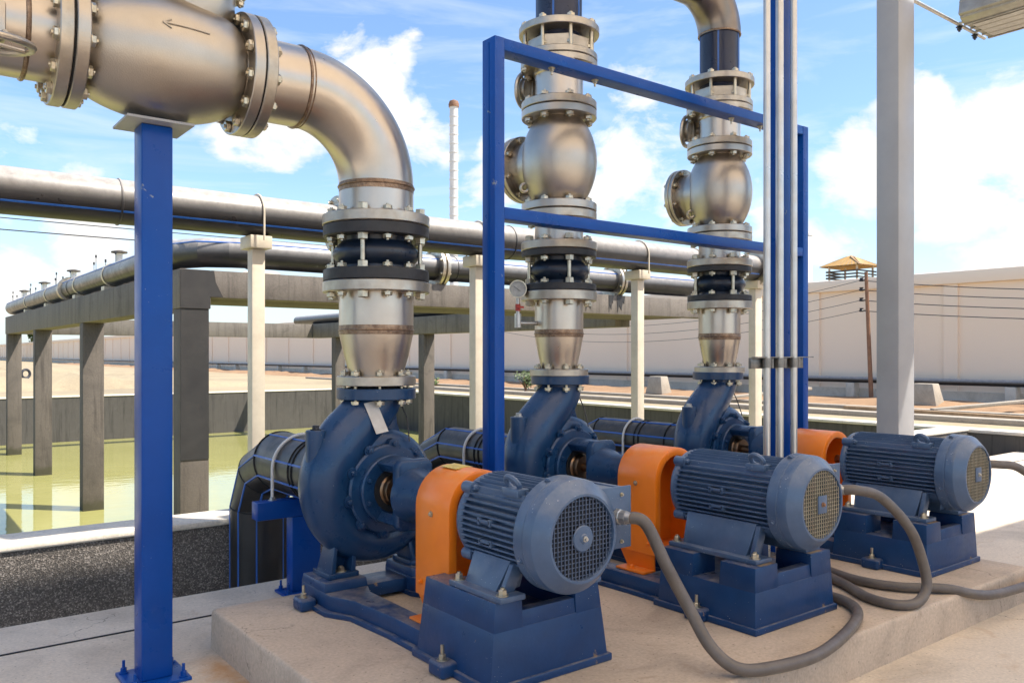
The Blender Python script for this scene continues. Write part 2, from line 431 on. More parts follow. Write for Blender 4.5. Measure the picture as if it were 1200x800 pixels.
# basin walls
def wall(name, boxes, mat, label, coping=None):
    t = thing(name, label, 'wall', (boxes[0][0], boxes[0][2], 0))
    m = MB()
    for b in boxes: m.box(*b)
    m.build('wall_face', mat, t, smooth=False)
    if coping:
        m = MB()
        for b in coping: m.box(*b, .012)
        m.build('coping', M['coping'], t)
    return t
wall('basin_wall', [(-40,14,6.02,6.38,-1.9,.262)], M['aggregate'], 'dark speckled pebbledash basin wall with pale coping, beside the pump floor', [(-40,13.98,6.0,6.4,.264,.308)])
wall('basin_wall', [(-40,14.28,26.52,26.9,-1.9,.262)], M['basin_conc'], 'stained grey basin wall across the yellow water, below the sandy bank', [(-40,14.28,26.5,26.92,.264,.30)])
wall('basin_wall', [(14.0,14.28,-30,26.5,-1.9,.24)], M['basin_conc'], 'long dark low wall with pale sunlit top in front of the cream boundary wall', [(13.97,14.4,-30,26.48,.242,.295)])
# cream boundary wall along Y
def boundary():
    t = thing('boundary_wall', 'tall cream rendered boundary wall with ribs behind the pumps', 'wall', (22,40,.26))
    m = MB()
    m.box(22,22.25,-30,215,.2,3.30)
    y = -29.3
    while y < 214:
        m.box(21.93,22.0,y,y+.35,.2,3.30,.0); y += 3.9
    m.build('wall_panel', M['wall'], t, smooth=False)
    m = MB(); m.box(21.86,22.36,-30,215,3.302,3.62,.02); m.build('coping', M['wall'], t)
    m = MB(); m.box(21.8,21.998,-30,215,.2,.55); m.build('plinth_course', M['coping'], t, smooth=False)
boundary()
m = MB()
m.sweep([(21.6,-30,.80),(21.6,12,.80),(21.6,60,.80),(21.6,214,.80)], .085, 12)
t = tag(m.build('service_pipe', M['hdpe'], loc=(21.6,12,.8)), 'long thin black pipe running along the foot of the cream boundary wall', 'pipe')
y = -4
while y < 90:
    m = MB(); m.box(21.5,21.799,y-.12,y+.12,.3,.714,.01); m.build('pipe_block', M['coping'], t); y += 4.1
# rubble bank at foot of wall
def bank(name, x0, x1, y0, y1, nx, ny, h, mat):
    m = MB(); vs = []; fs = []
    for j in range(ny+1):
        for i in range(nx+1):
            x = x0+(x1-x0)*i/nx; y = y0+(y1-y0)*j/ny
            e = math.sin(math.pi*min(1,max(0,i/nx)))**.6 if 0 < i < nx else 0
            if j in (0, ny): e = 0
            z = .25 + h*e*(.35+.9*max(0,noise.fractal(V((x*.9,y*.5,3.1)),1,2,5)+.35))
            vs.append((x,y,z))
    for j in range(ny):
        for i in range(nx):
            a = j*(nx+1)+i; fs.append((a,a+1,a+nx+2,a+nx+1))
    m.add(vs, fs)
    return struct(m.build(name, mat, ang=60))
bank('soil_bank', 18.8, 21.78, -20, 120, 12, 420, .15, M['rubble'])
bank('sand_bank', -6, 13, 32, 60, 24, 30, .5, M['sand'])
# planks and blocks lying on the bank
for i, (a, b_, w) in enumerate([((17.6,8.3,.33),(20.3,6.4,.62),.16),((16.6,13.6,.33),(19.6,12.4,.60),.14),((17.4,20.2,.33),(20.6,22.6,.62),.18),((17.0,5.0,.30),(17.5,10.2,.30),.14)]):
    m = MB(); m.beam(a, b_, w, .07, .01)
    tag(m.build('plank', M['old_conc'] if i < 3 else M['timber'], loc=a), ['pale plank leaning on the soil bank at far right','pale plank leaning on the soil bank right of the blue column','pale plank leaning on the soil bank behind the second pump','brown timber lying on the sand beyond the low dark wall'][i], 'plank')
for i, (x, y, l) in enumerate([(19.4,9.3,'pale concrete block on the soil bank just right of the grey column'),(19.2,17.4,'pale concrete block on the soil bank left of the third pump stack')]):
    m = MB(); m.taper((x-.2,x+.25,y-.35,y+.35), .28, (x-.12,x+.2,y-.22,y+.25), .82, .02)
    tag(m.build('concrete_block', M['old_conc'], loc=(x,y,.28)), l, 'block')
# kerbs beyond the low wall (sunlit strips)
m = MB(); m.box(15.6,15.95,-30,26,.25,.36,.02); struct(m.build('kerb', M['old_conc']))
m = MB(); m.box(17.6,17.85,-30,40,.25,.34,.02); struct(m.build('kerb', M['old_conc']))
# ------------------------------------------------------------------ concrete frame in the basin
def conc_frame():
    t = thing('basin_frame', 'weathered concrete frame of pillars and beams standing in the yellow water', 'concrete frame', (2.66,9.33,-1.7))
    for (x, y) in [(2.66,9.33),(2.66,14.57),(2.66,19.42),(2.66,23.8),(11.74,9.325),(10.75,12.6),(10.75,17.4),(10.75,22.3)]:
        m = MB(); m.box(x,x+.31,y,y+.26,-1.7,2.0 if x < 11 else 2.128,.008); m.build('pillar', M['pillar_conc'], t)
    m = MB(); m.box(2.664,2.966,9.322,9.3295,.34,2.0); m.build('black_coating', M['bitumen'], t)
    m = MB(); m.box(2.655,2.985,9.6,24.15,2.002,2.43,.01); m.build('beam', M['beam_conc'], t)
    m = MB(); m.box(10.72,11.1,10.75,24.15,2.002,2.43,.01); m.build('beam', M['beam_conc'], t)
    m = MB(); m.box(2.99,10.715,23.8,24.1,2.004,2.42,.01); m.build('beam', M['beam_conc'], t)
    for q, x in enumerate((8.75, 9.2, 9.42)):
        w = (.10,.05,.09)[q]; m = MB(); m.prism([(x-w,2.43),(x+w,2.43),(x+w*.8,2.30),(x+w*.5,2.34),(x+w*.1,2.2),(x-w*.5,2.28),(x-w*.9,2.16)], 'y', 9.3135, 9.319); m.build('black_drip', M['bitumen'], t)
    m = MB(); m.box(2.99,12.06,9.32,9.598,2.13,2.435,.01); m.box(2.652,2.988,9.32,9.598,2.003,2.435,.01); m.build('beam', M['beam_conc'], t)
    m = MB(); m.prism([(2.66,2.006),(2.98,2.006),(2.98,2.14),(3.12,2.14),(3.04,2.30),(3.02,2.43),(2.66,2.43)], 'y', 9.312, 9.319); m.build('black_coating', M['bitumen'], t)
    m = MB(); m.box(2.99,11.2,9.602,10.74,2.128,2.40,.01); m.build('walkway_deck', M['frame_conc'], t)
M['beam_conc'] = concrete('beam_concrete', (.185,.16,.137), (.125,.106,.09), (.065,.055,.047), 1.0, .85, .3, .7)
M['pillar_conc'] = concrete('pillar_concrete', (.135,.113,.095), (.085,.071,.06), (.048,.04,.036), 1.1, .85, .3, .8); tide(M['pillar_conc'], .70)
conc_frame()
# ------------------------------------------------------------------ header pipes
ZA, YA = 2.555, 6.2
t = thing('header_pipe', 'large black pipe with blue stripe on cream posts, behind the pump stacks', 'pipe', (2.3,YA,ZA))
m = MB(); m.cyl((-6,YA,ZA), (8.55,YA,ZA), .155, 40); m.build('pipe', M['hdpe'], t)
for ang in (-33,):
    m = MB(); a = R(ang)
    p = V((0,-math.cos(a)*.1555, math.sin(a)*.1555))
    m.beam(V((-6,YA,ZA))+p, V((8.5,YA,ZA))+p, .004, .013, up=(0,-math.sin(a),-math.cos(a)))
    m.build('stripe', M['stripe'], t)
for x in (-1.6, 1.35, 4.75, 7.4):
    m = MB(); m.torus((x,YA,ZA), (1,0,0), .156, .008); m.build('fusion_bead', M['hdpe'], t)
for x in (3.04, 8.6):
    m = MB(); m.lathe([(-.05,.155),(-.05,.235),(-.012,.235),(-.012,.2),(.012,.2),(.012,.235),(.05,.235),(.05,.155)], (x,YA,ZA), (1,0,0), 36, caps=(x>8))
    f = m.build('flange', M['flange_steel'], t); bolts(f, (x,YA,ZA), (1,0,0), .205, 8, .1, M['zinc'])
# supports
for i, (x, l) in enumerate([(.25,'cream steel post with flat head, left of the tall blue post'),(2.33,'cream steel post with flat head under the header pipe, left of the first pump stack'),
        (4.40,'cream steel post under the header pipe, beside the left leg of the blue frame'),(6.52,'cream steel post under the header pipe, between the second and third pump stacks'),
        (8.60,'cream steel post under the header pipe end, behind the steel conduits')]):
    t = thing('pipe_post', l, 'post', (x,YA,.308), 'cream posts under the header pipe')
    m = MB(); w = .05 if i != 4 else .065
    m.box(x-w,x+w,YA-.05,YA+.05,.32,2.30,.004); m.build('post', M['cream_steel'], t)
    m = MB(); m.box(x-w-.05,x+w+.05,YA-.1,YA+.1,.308,.32); m.build('base_plate', M['cream_steel'], t)
    m = MB(); m.box(x-w-.035,x+w+.035,YA-.11,YA+.11,2.302,2.398,.006); m.build('head', M['cream_steel'], t)
    m = MB(); m.ubolt((x,YA,ZA), (1,0,0), .165, .008, .2); m.build('u_bolt', M['cream_steel'], t)
# pipe B
YB, ZB, XB = 9.46, 2.665, 2.83
t = thing('header_pipe', 'black pipe with blue stripe bending round on top of the concrete beams', 'pipe', (XB,YB,2.44))
pts = [V((11.2,YB,ZB)), V((XB+.62,YB,ZB)), V((XB+.44,YB+.05,ZB)), V((XB+.19,YB+.19,ZB)), V((XB+.05,YB+.44,ZB)), V((XB,YB+.62,ZB)), V((XB,24.2,ZB))]
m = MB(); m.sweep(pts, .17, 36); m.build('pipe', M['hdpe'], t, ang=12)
for (dx, dz) in ((-.135,.103),):
    sp = [V((p.x + (dx if i >= 3 else 0), p.y + (dx if i <= 3 else 0), p.z+dz)) for i, p in enumerate(pts)]
    m = MB(); m.sweep(sp, .009, 8); m.build('stripe', M['stripe'], t)
for p, ax in (((XB+.62,YB,ZB),(1,0,0)), ((XB,YB+.62,ZB),(0,1,0)), ((XB,16.0,ZB),(0,1,0)), ((6.3,YB,ZB),(1,0,0))):
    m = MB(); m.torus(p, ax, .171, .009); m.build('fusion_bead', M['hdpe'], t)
for x in (6.05, 9.4):
    m = MB(); m.lathe([(-.06,.17),(-.06,.265),(-.015,.265),(-.015,.22),(.015,.22),(.015,.265),(.06,.265),(.06,.17)], (x,YB,ZB), (1,0,0), 36, caps=False)
    f = m.build('flange', M['flange_steel'], t); bolts(f, (x,YB,ZB), (1,0,0), .235, 8, .12, M['zinc'])
m = MB(); m.lathe([(-.07,.17),(-.07,.22),(.07,.22),(.07,.17)], (XB,16.6,ZB), (0,1,0), 36, caps=False); m.build('coupling', M['flange_steel'], t)
for y in (11.2, 13.2, 15.4, 18.3, 21):
    m = MB(); m.lathe([(-.04,.172),(-.04,.18),(.04,.18),(.04,.172)], (XB,y,ZB), (0,1,0), 32, caps=False); m.box(XB-.16,XB+.16,y-.1,y+.1,2.432,2.49)
    m.build('clamp', M['cream_steel'], t)
m = MB(); m.taper((3.35,3.8,YB-.13,YB+.12), 2.437, (3.5,3.75,YB-.1,YB+.1), 2.47); m.build('saddle', M['cream_steel'], t)
for i, y in enumerate((12.9, 16.3, 19.4, 22.2)):
    t = thing('air_valve', ['nearest','second nearest','third nearest','farthest'][i]+' mushroom capped air valve on top of the bent black pipe', 'valve', (XB,y,ZB+.17), 'air valves on the bent black pipe')
    m = MB(); m.lathe([(0,.045),(.11,.045),(.12,.06)], (XB,y,ZB+.165), (0,0,1), 14); m.build('stem', M['pale_paint'], t)
    m = MB(); m.lathe([(.121,.055),(.13,.11),(.15,.11),(.17,.03)], (XB,y,ZB+.165), (0,0,1), 18); m.build('cap', M['frame_conc'], t)
    for (dx, dy, dz) in ((-.12,.3,.06),(-.07,-.1,.14),(-.13,.9,.18),(-.1,1.2,.1)):
        m = MB(); zz = ZB+.1; m.cyl((XB+dx,y+dy,zz), (XB+dx,y+dy,zz+dz+.02), .004, 6); m.lathe([(0,.013),(.04,.013),(.045,.006)], (XB+dx,y+dy,zz+dz+.02), (0,0,1), 8)
        m.build('stud', M['wire'], t)
m = MB(); m.cyl((10.92,10.9,2.58), (10.92,25.4,2.58), .145, 24)
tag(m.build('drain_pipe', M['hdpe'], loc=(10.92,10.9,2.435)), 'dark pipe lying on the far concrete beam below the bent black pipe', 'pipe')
# ------------------------------------------------------------------ pump stacks
ST = dict(pipe=M['pipe_steel'], fl=M['flange_steel'], cast=M['cast_steel'])
def flange_ring(t, c, R_, rin, z0, z1, axis=(0,0,1), mat=None, name='flange', caps=False):
    m = MB(); c = V(c); e = .004
    m.lathe([(z0,rin),(z0,R_-e),(z0+e,R_),(z1-e,R_),(z1,R_-e),(z1,rin)], c, axis, 48, caps=caps)
    return m.build(name, mat or M['flange_steel'], t)
def reducer(x, y, r, rb, Rf, Rfb, zs, nb, word):
    """zs = flange bottom, flange top, cone top, pipe top, flange top"""
    z0, z1, z2, z3, z4 = zs
    t = thing('reducer_pipe', word, 'pipe', (x,y,z0), 'tapered steel pipes above the pumps')
    m = MB(); m.lathe([(z1-.01,rb),(z1+.02,rb+.004),(z1+(z2-z1)*.45,rb+(r-rb)*.52),(z2-.02,r-.002),(z2,r)], (x,y,0), (0,0,1), 56, caps=False); m.build('cone', M['pipe_steel'], t, ang=50)
    m = MB(); m.lathe([(z2,r),(z3+.01,r)], (x,y,0), (0,0,1), 56, caps=False); m.build('pipe', M['pipe_steel'], t)
    m = MB(); m.torus((x,y,z2+.004), (0,0,1), r, .006, 56); m.lathe([(z2-.02,r-.001),(z2-.012,r+.0012),(z2+.022,r+.0012),(z2+.03,r+.0004)], (x,y,0), (0,0,1), 56, caps=False); m.build('weld_bead', M['weld'], t)
    f = flange_ring(t, (x,y,0), Rfb, rb-.02, z0, z1); bolts(f, (x,y,z0-.012), (0,0,1), Rfb-.042, 8, (z1-z0)*2+.03, M['zinc'], .013, .025)
    f = flange_ring(t, (x,y,0), Rf, r-.02, z3, z4)
    return t, f
def rubber_joint(x, y, r, Rf, zs, nb, word, tie=(1,4,7,10)):
    """zs: lower black flange bottom, top, upper black bottom, top; steel flange thickness .055 beyond"""
    a, b, c, d = zs; h = c-b
    t = thing('rubber_joint', word, 'expansion joint', (x,y,a), 'black rubber expansion joints')
    f0 = flange_ring(t, (x,y,0), Rf-.004, r-.03, a, b, mat=M['rubber']); f1 = flange_ring(t, (x,y,0), Rf-.004, r-.03, c, d, mat=M['rubber'])
    m = MB(); m.lathe([(b-.005,r),(b+.02,r-.006)]+[(b+h*(.14+.72*k/14), r-.006+.045*math.sin(math.pi*k/14)) for k in range(15)]+[(c-.02,r-.006),(c+.005,r)], (x,y,0), (0,0,1), 48, caps=False)
    m.build('bellows', M['bellows'], t, ang=60)
    L = (b-a)+.07
    bolts(f0, (x,y,(a+b)/2-.029), (0,0,1), Rf-.045, nb, L, M['zinc'], .013, .026, skip=tie)
    bolts(f1, (x,y,(c+d)/2+.029), (0,0,1), Rf-.045, nb, L, M['zinc'], .013, .026, skip=tie)
    for i in range(nb):
        if i in tie:
            an = 2*math.pi*(i+.5)/nb; px, py = x+math.cos(an)*(Rf-.045), y+math.sin(an)*(Rf-.045)
            m = MB(); m.cyl((px,py,a-.095), (px,py,d+.095), .012, 12)
            for (z, s) in ((a-.062,-1),(d+.062,1),(b+.001,1),(c-.001,-1)):
                m.lathe([(0,.031),(.004,.031),(.004,.028),(.030,.028),(.033,.023)], (px,py,z), (0,0,s), 6)
            m.build('tie_rod', M['zinc'], t)
def check_valve_vertical(x, y, z0, z1, word):
    """flange pairs at both ends, body bulb, side cover facing +Y"""
    t = thing('check_valve', word, 'valve', (x,y,z0), 'upright steel check valves')
    H = z1-z0; zc = (z0+z1)/2
    prof = [(z0+.05,.152)]
    for k in range(17):
        a = math.pi*k/16; prof.append((zc - math.cos(a)*(H/2-.055), .152 + .095*math.sin(a)**1.7))
    prof += [(z1-.05,.152)]
    m = MB(); m.lathe(prof, (x,y,0), (0,0,1), 56, caps=False)
    m.lathe([(.08,.215),(.17,.205),(.215,.185),(.25,.176),(.30,.174)], (x,y,zc), (-.12,.99,0), 40)
    m.build('body', M['cast_steel'], t, ang=50)
    ax = V((-.12,.99,0)).normalized()
    f = flange_ring(t, (x,y,zc), .222, .12, .295, .325, ax); 
    bolts(f, V((x,y,zc))+ax*.327, ax, .194, 8, .062, M['zinc'])
    flange_ring(t, (x,y,zc), .222, .001, .329, .362, ax, name='cover')
    p = V((x,y,zc)) + V((-.19,.12,-.17))
    m = MB(); m.torus(p, (.6,.6,0), .026, .011, 16, 8); m.build('lifting_eye', M['zinc'], t)
    for (a, b) in ((z0,z0+.05),(z1-.05,z1)):
        f = flange_ring(t, (x,y,0), .245, .14, a, b, mat=M['cast_steel'])
        bolts(f, (x,y,(a+b)/2 + (-.03 if a == z0 else .03)), (0,0,1), .205, 8, .115, M['zinc'], .014, .027)
    return t
def stack23(x, y, zb, w, elbow_z):
    r = .158
    t, f = reducer(x, y, r, .115, .247, .19, (1.36,1.405,1.63,1.845,1.905), 8, 'tapered steel pipe with welded seam on the '+w+' pump, under its rubber joint')
    bolts_zone = None
    # gauge nipple seen on the left / right comes later
    rubber_joint(x, y, r, .247, (1.907,1.95,2.125,2.168), 8, 'black rubber expansion joint with steel tie rods above the '+w+' pump', (1,3,5,7))
    t = thing('pipe_spool', 'short flanged steel pipe between rubber joint and check valve, '+w+' pump', 'pipe', (x,y,2.17), 'short flanged steel pipes')
    flange_ring(t, (x,y,0), .247, r-.02, 2.17, 2.222)
    m = MB(); m.lathe([(2.2,r),(2.39,r)], (x,y,0), (0,0,1), 48, caps=False); m.build('pipe', M['pipe_steel'], t)
    flange_ring(t, (x,y,0), .245, r-.02, 2.365, 2.418)
    check_valve_vertical(x, y, 2.424, 3.075, 'bulbous steel check valve with round side cover above the '+w+' pump')
    # butterfly valve with gear wheel
    t = thing('butterfly_valve', 'steel butterfly valve with small handwheel, upper part of the '+w+' pump stack', 'valve', (x,y,3.08), 'steel butterfly valves')
    flange_ring(t, (x,y,0), .245, r-.02, 3.081, 3.131)
    m = MB(); m.lathe([(3.12,r),(3.3,r),(3.31,r+.008),(3.35,r+.008)], (x,y,0), (0,0,1), 48, caps=False); m.build('body', M['pipe_steel'], t)
    f = flange_ring(t, (x,y,0), .25, r-.02, 3.345, 3.388); bolts(f, (x,y,3.412), (0,0,1), .212, 8, .085, M['zinc'], .012, .021)
    m = MB(); m.cyl((x,y+.1,3.27), (x,y+.3,3.27), .03, 14); m.box(x-.06,x+.06,y+.2,y+.3,3.2,3.34,.01); m.build('gearbox', M['cast_steel'], t)
    m = MB(); m.torus((x-.06,y+.27,3.27), (-.3,.9,.1), .115, .016, 30); m.lathe([(-.02,.001),(-.02,.085),(.02,.085),(.02,.001)], (x-.06,y+.25,3.27), (-.3,.9,.1), 20, caps=False)
    for k in range(3):
        a = 2.1*k; m.cyl((x-.06,y+.27,3.27), V((x-.06,y+.27,3.27)) + V((math.cos(a)*.95,math.cos(a)*.31,math.sin(a)))*.11, .008, 8)
    m.build('handwheel', M['cast_steel'], t)
    # dismantling joint
    t = thing('coupling_joint', 'steel flange coupling with long studs under the black riser of the '+w+' pump', 'coupling', (x,y,3.415), 'steel flange couplings')
    flange_ring(t, (x,y,0), .25, r-.02, 3.392, 3.434)
    m = MB(); m.lathe([(3.434,.2),(3.438,.222),(3.512,.222),(3.522,.2),(3.526,r)], (x,y,0), (0,0,1), 8, caps=False, ph=.39); m.build('sleeve', M['flange_steel'], t, ang=20)
    f = flange_ring(t, (x,y,0), .262, r-.02, 3.563, 3.610)
    bolts(f, (x,y,3.478), (0,0,1), .230, 8, .266, M['zinc'], .019, .027)
    # riser
    t = thing('riser_pipe', 'black riser pipe with blue stripe topping the stack of the '+w+' pump', 'pipe', (x,y,3.70), 'black riser pipes')
    m = MB(); m.cyl((x,y,3.50), (x,y,elbow_z), .150, 40); m.build('pipe', M['riser'], t)
    for a in (2.55, 3.75, 5.0):
        m = MB(); p = V((x+math.cos(a)*.1505, y+math.sin(a)*.1505, 0)); m.beam(p+V((0,0,3.62)), p+V((0,0,elbow_z)), .012, .003, up=(math.cos(a),math.sin(a),0)); m.build('stripe', M['stripe'], t)
    pts = [(x - .33*(1-math.cos(a)), y, elbow_z + .33*math.sin(a)) for a in [math.pi/2*k/12 for k in range(13)]] + [(x-.8, y, elbow_z+.33)]
    m = MB(); m.sweep(pts, .162, 40); m.build('bend', M['dark_steel'], t)
    m = MB(); m.torus((x,y,elbow_z), (0,0,1), .157, .008); m.build('weld_bead', M['weld'], t)
X1, X2, X3 = 2.17, 3.545, 5.19
Y1, Y2 = 4.0, 4.07
# first stack
reducer(X1, Y1, .200, .145, .288, .213, (1.332,1.384,1.625,1.83,1.886), 12, 'wide tapered steel pipe with welded seam on the first pump, under its rubber joint')
rubber_joint(X1, Y1, .195, .288, (1.889,1.95,2.125,2.186), 12, 'wide black rubber expansion joint with steel tie rods above the nearest pump')
def elbow_pipe():
    t = thing('elbow_pipe', 'large steel elbow curving from the first pump up to the left check valve', 'pipe', (X1,Y1,2.19))
    flange_ring(t, (X1,Y1,0), .288, .18, 2.189, 2.244)
    zv, Rb = 2.40, .46
    m = MB(); m.lathe([(2.22,.2),(zv,.2)], (X1,Y1,0), (0,0,1), 56, caps=False); m.build('pipe', M['pipe_steel'], t)
    pts = [(X1-Rb*(1-math.cos(a)), Y1, zv+Rb*math.sin(a)) for a in [math.pi/2*k/24 for k in range(25)]]
    m = MB(); m.sweep(pts, .2, 56, caps=False); m.build('bend', M['pipe_steel'], t)
    xe, ze = X1-Rb, zv+Rb
    m = MB(); m.cyl((xe,Y1,ze), (1.46,Y1,ze), .2, 56); m.build('pipe', M['pipe_steel'], t)
    m = MB(); m.torus((X1,Y1,zv), (0,0,1), .201, .007, 60); m.lathe([(zv-.03,.2004),(zv-.02,.2012),(zv+.016,.2012)], (X1,Y1,0), (0,0,1), 60, caps=False); m.build('weld_bead', M['weld'], t)
    m = MB(); m.torus((xe,Y1,ze), (1,0,0), .201, .008, 60); m.torus((xe+.02,Y1,ze), (1,0,0), .2, .004, 60); m.build('weld_bead', M['weld'], t)
    flange_ring(t, (0,Y1,ze), .29, .18, 1.452, 1.505, (1,0,0))
    return ze
ZE = elbow_pipe()
def big_check_valve():
    x0, x1 = .66, 1.445
    t = thing('check_valve', 'large horizontal steel check valve with cast arrow, resting on the left blue post', 'valve', (1.05,Y1,ZE-.29))
    prof = [(x0+.05,.195)]
    for k in range(21):
        a = math.pi*k/20; prof.append((x0+.055+(x1-x0-.11)*(1-math.cos(a))/2, .195+.094*math.sin(a)**1.5))
    prof += [(x1-.05,.195)]
    m = MB(); m.lathe(prof, (0,Y1,ZE), (1,0,0), 64, caps=False)
    m.lathe([(.08,.16),(.2,.19),(.26,.205),(.30,.2),(.36,.2)], (1.15,Y1,ZE), (.12,0,1), 48)
    m.build('body', M['cast_steel'], t, ang=50)
    for a, b in ((x0,x0+.052),(x1-.052,x1)):
        f = flange_ring(t, (0,Y1,ZE), .29, .18, a, b, (1,0,0), mat=M['cast_steel'])
        bolts(f, ((a+b)/2 + (-.03 if a == x0 else .03),Y1,ZE), (1,0,0), .25, 12, .115, M['zinc'], .015, .028)
    ax = V((.12,0,1)).normalized()
    f = flange_ring(t, (1.15,Y1,ZE), .25, .001, .362, .41, ax, name='bonnet', caps=False)
    bolts(f, V((1.15,Y1,ZE))+ax*.386, ax, .22, 10, .06, M['zinc'])
    # raised arrow on the body, pointing left (towards -X)
    m = MB()
    def on(xx, an):
        k = (xx-x0-.055)/(x1-x0-.11); aa = math.acos(max(-1,min(1,1-2*k))); rr = .195+.094*math.sin(aa)**1.5 + .002
        return V((xx, Y1-math.sin(an)*rr, ZE+math.cos(an)*rr))
    m.sweep([on(1.19-.02*i, 1.34) for i in range(11)], .0042, 8)
    m.sweep([on(.99,1.34), on(1.025,1.27)], .0042, 8); m.sweep([on(.99,1.34), on(1.025,1.41)], .0042, 8)
    m.build('arrow', M['cast_steel'], t)
    for (xa) in (x0-.004, x1+.0035):
        m = MB(); m.lathe([(-.0028,.283),(.0028,.283)], (xa,Y1,ZE), (1,0,0), 48); m.build('gasket', M['gasket'], t)
big_check_valve()
def left_pipe():
    t = thing('butterfly_valve', 'steel butterfly valve with a horizontal spoked handwheel at the top left corner', 'valve', (.5,Y1,ZE-.29))
    f = flange_ring(t, (0,Y1,ZE), .29, .18, .598, .650, (1,0,0))
    m = MB(); m.cyl((-1.2,Y1,ZE), (.61,Y1,ZE), .2, 56); m.build('body', M['pipe_steel'], t)
    m = MB(); m.torus((.50,Y1,ZE), (1,0,0), .2, .01, 56); m.build('weld_bead', M['weld'], t)
    m = MB(); m.torus((.02,Y1,ZE), (1,0,0), .2, .008, 56); m.build('weld_bead', M['weld'], t)
    c = V((.33,3.60,2.655))
    m = MB(); m.box(.27,.41,3.69,3.84,2.70,2.86,.015); m.cyl((.33,3.76,2.64),(.33,3.76,2.70),.03,14); m.cyl(c, c+V((0,.12,.07)), .014, 12); m.build('gearbox', M['cast_steel'], t)
    m = MB(); m.torus(c, (.05,-.1,1), .155, .014, 48, 10)
    for k in range(4):
        a = math.pi/2*k+.35; m.cyl(c, c+V((math.cos(a),math.sin(a),.02))*.15, .009, 8)
    m.lathe([(-.02,.03),(.02,.03)], c, (.05,-.1,1), 16)
    m.build('handwheel', M['flange_steel'], t)
left_pipe()
stack23(X2, Y2, 0, 'second', 4.75)
stack23(X3, Y2, 0, 'third', 3.96)
# pressure gauges
def gauge(x, y, z, s, w, reach):
    t = thing('pressure_gauge', w, 'gauge', (x-s*reach,y,z), 'pressure gauges on the stacks')
    gx, gy = x - s*reach*.79, y + s*reach*.2
    if s < 0: gx, gy = x+reach*.85, y+.05
    p0 = V((x-(s*.13), y+(.05 if s > 0 else .02), z))
    m = MB(); m.cyl(p0, (gx,gy,z), .014, 12); m.cyl((gx,gy,z-.03),(gx,gy,z+.06),.022,12); m.cyl((gx,gy,z+.06),(gx,gy,z+.16),.012,12); m.build('stem', M['galv'], t)
    m = MB(); m.lathe([(0,.017),(.045,.017)], (gx,gy,z+.075), (0,0,1), 10); m.beam((gx-.03,gy-.02,z+.1),(gx+.03,gy-.02,z+.1),.008,.012); m.build('valve_cock', M['red'], t)
    ax = V((-.62,-.78,0)).normalized(); c = V((gx,gy,z+.215))
    m = MB(); m.lathe([(-.022,.05),(.012,.05),(.016,.057),(.024,.057),(.024,.05)], c, ax, 28, caps=False); m.lathe([(-.022,.001),(-.022,.05)], c, ax, 28, caps=False); m.build('case', M['zinc'] if s > 0 else M['wire'], t)
    m = MB(); m.lathe([(.012,.001),(.0125,.05)], c, ax, 28, caps=False); m.build('dial', M['gauge_face'], t)
    m = MB(); a = c+ax*.016; m.beam(a+V((.012,-.009,-.014)), a+V((-.02,.016,.018)), .003, .002); m.build('needle', M['wire'], t)
gauge(X2, Y2, 1.70, 1, 'small round pressure gauge on a thin pipe left of the second stack', .36)
gauge(X3, Y2, 1.70, -1, 'small round pressure gauge on a thin pipe right of the third stack', .25)
# ------------------------------------------------------------------ blue steelwork
def base_plate(t, x, y, z, a, b, mat):
    m = MB(); m.box(x-a,x+a,y-b,y+b,z,z+.016,.003); m.build('base_plate', mat, t)
    for sx in (-1,1):
        for sy in (-1,1): hexbolt(t, (x+sx*(a-.03),y+sy*(b-.03),z+.0165), (0,0,1), M['post_blue'], .014, .018, .04)
t = thing('support_post', 'tall blue square post with top plate carrying the large check valve at left', 'post', (1.035,4.05,0))
base_plate(t, 1.035, 4.05, 0, .135, .135, M['post_blue'])
m = MB(); m.box(.967,1.103,3.982,4.118,.0165,2.548,.006,3); m.build('post', M['post_blue'], t)
m = MB(); m.box(.89,1.18,3.91,4.19,2.55,2.562,.002); m.build('top_plate', M['grey_steel'], t)
def blue_frame():
    t = thing('steel_gantry', 'blue rectangular steel gantry of two legs and two beams, before the second and third stacks', 'gantry', (2.665,3.6,.2))
    w, dpt = .033, .058
    xa, xb = 2.665, 5.535
    for x in (xa, xb):
        m = MB(); m.box(x-w,x+w,3.6-dpt,3.6+dpt,.2165,3.205,.004); m.build('post', M['post_blue'], t)
        m = MB(); m.box(x-.055,x+.055,3.6-.1,3.6+.1,.2,.216,.002); m.build('base_plate', M['post_blue'], t)
        m = MB(); m.box(x-w-.0035,x-w-.0005,3.6-.006,3.6+.006,.3,3.18); m.build('seam', M['post_blue'], t)
    for z in (3.172, 2.262):
        m = MB(); m.box(xa+w+.0005,xb-w-.0005,3.6-dpt+.002,3.6+dpt-.002,z-.032,z+.032,.003); m.build('beam', M['post_blue'], t)
    for x in (3.08, 3.42, 4.72, 5.05):
        hexbolt(t, (x,3.6,3.139), (0,0,-1), M['zinc'], .014, .014, .025)
blue_frame()
t = thing('roof_column', 'tall blue square column behind three steel conduits, in front of the third stack', 'column', (4.68,3.18,.2))
m = MB(); m.box(4.613,4.745,3.12,3.25,.2165,6.4,.006,3); m.build('post', M['post_blue'], t)
base_plate(t, 4.68, 3.185, .2, .12, .12, M['post_blue'])
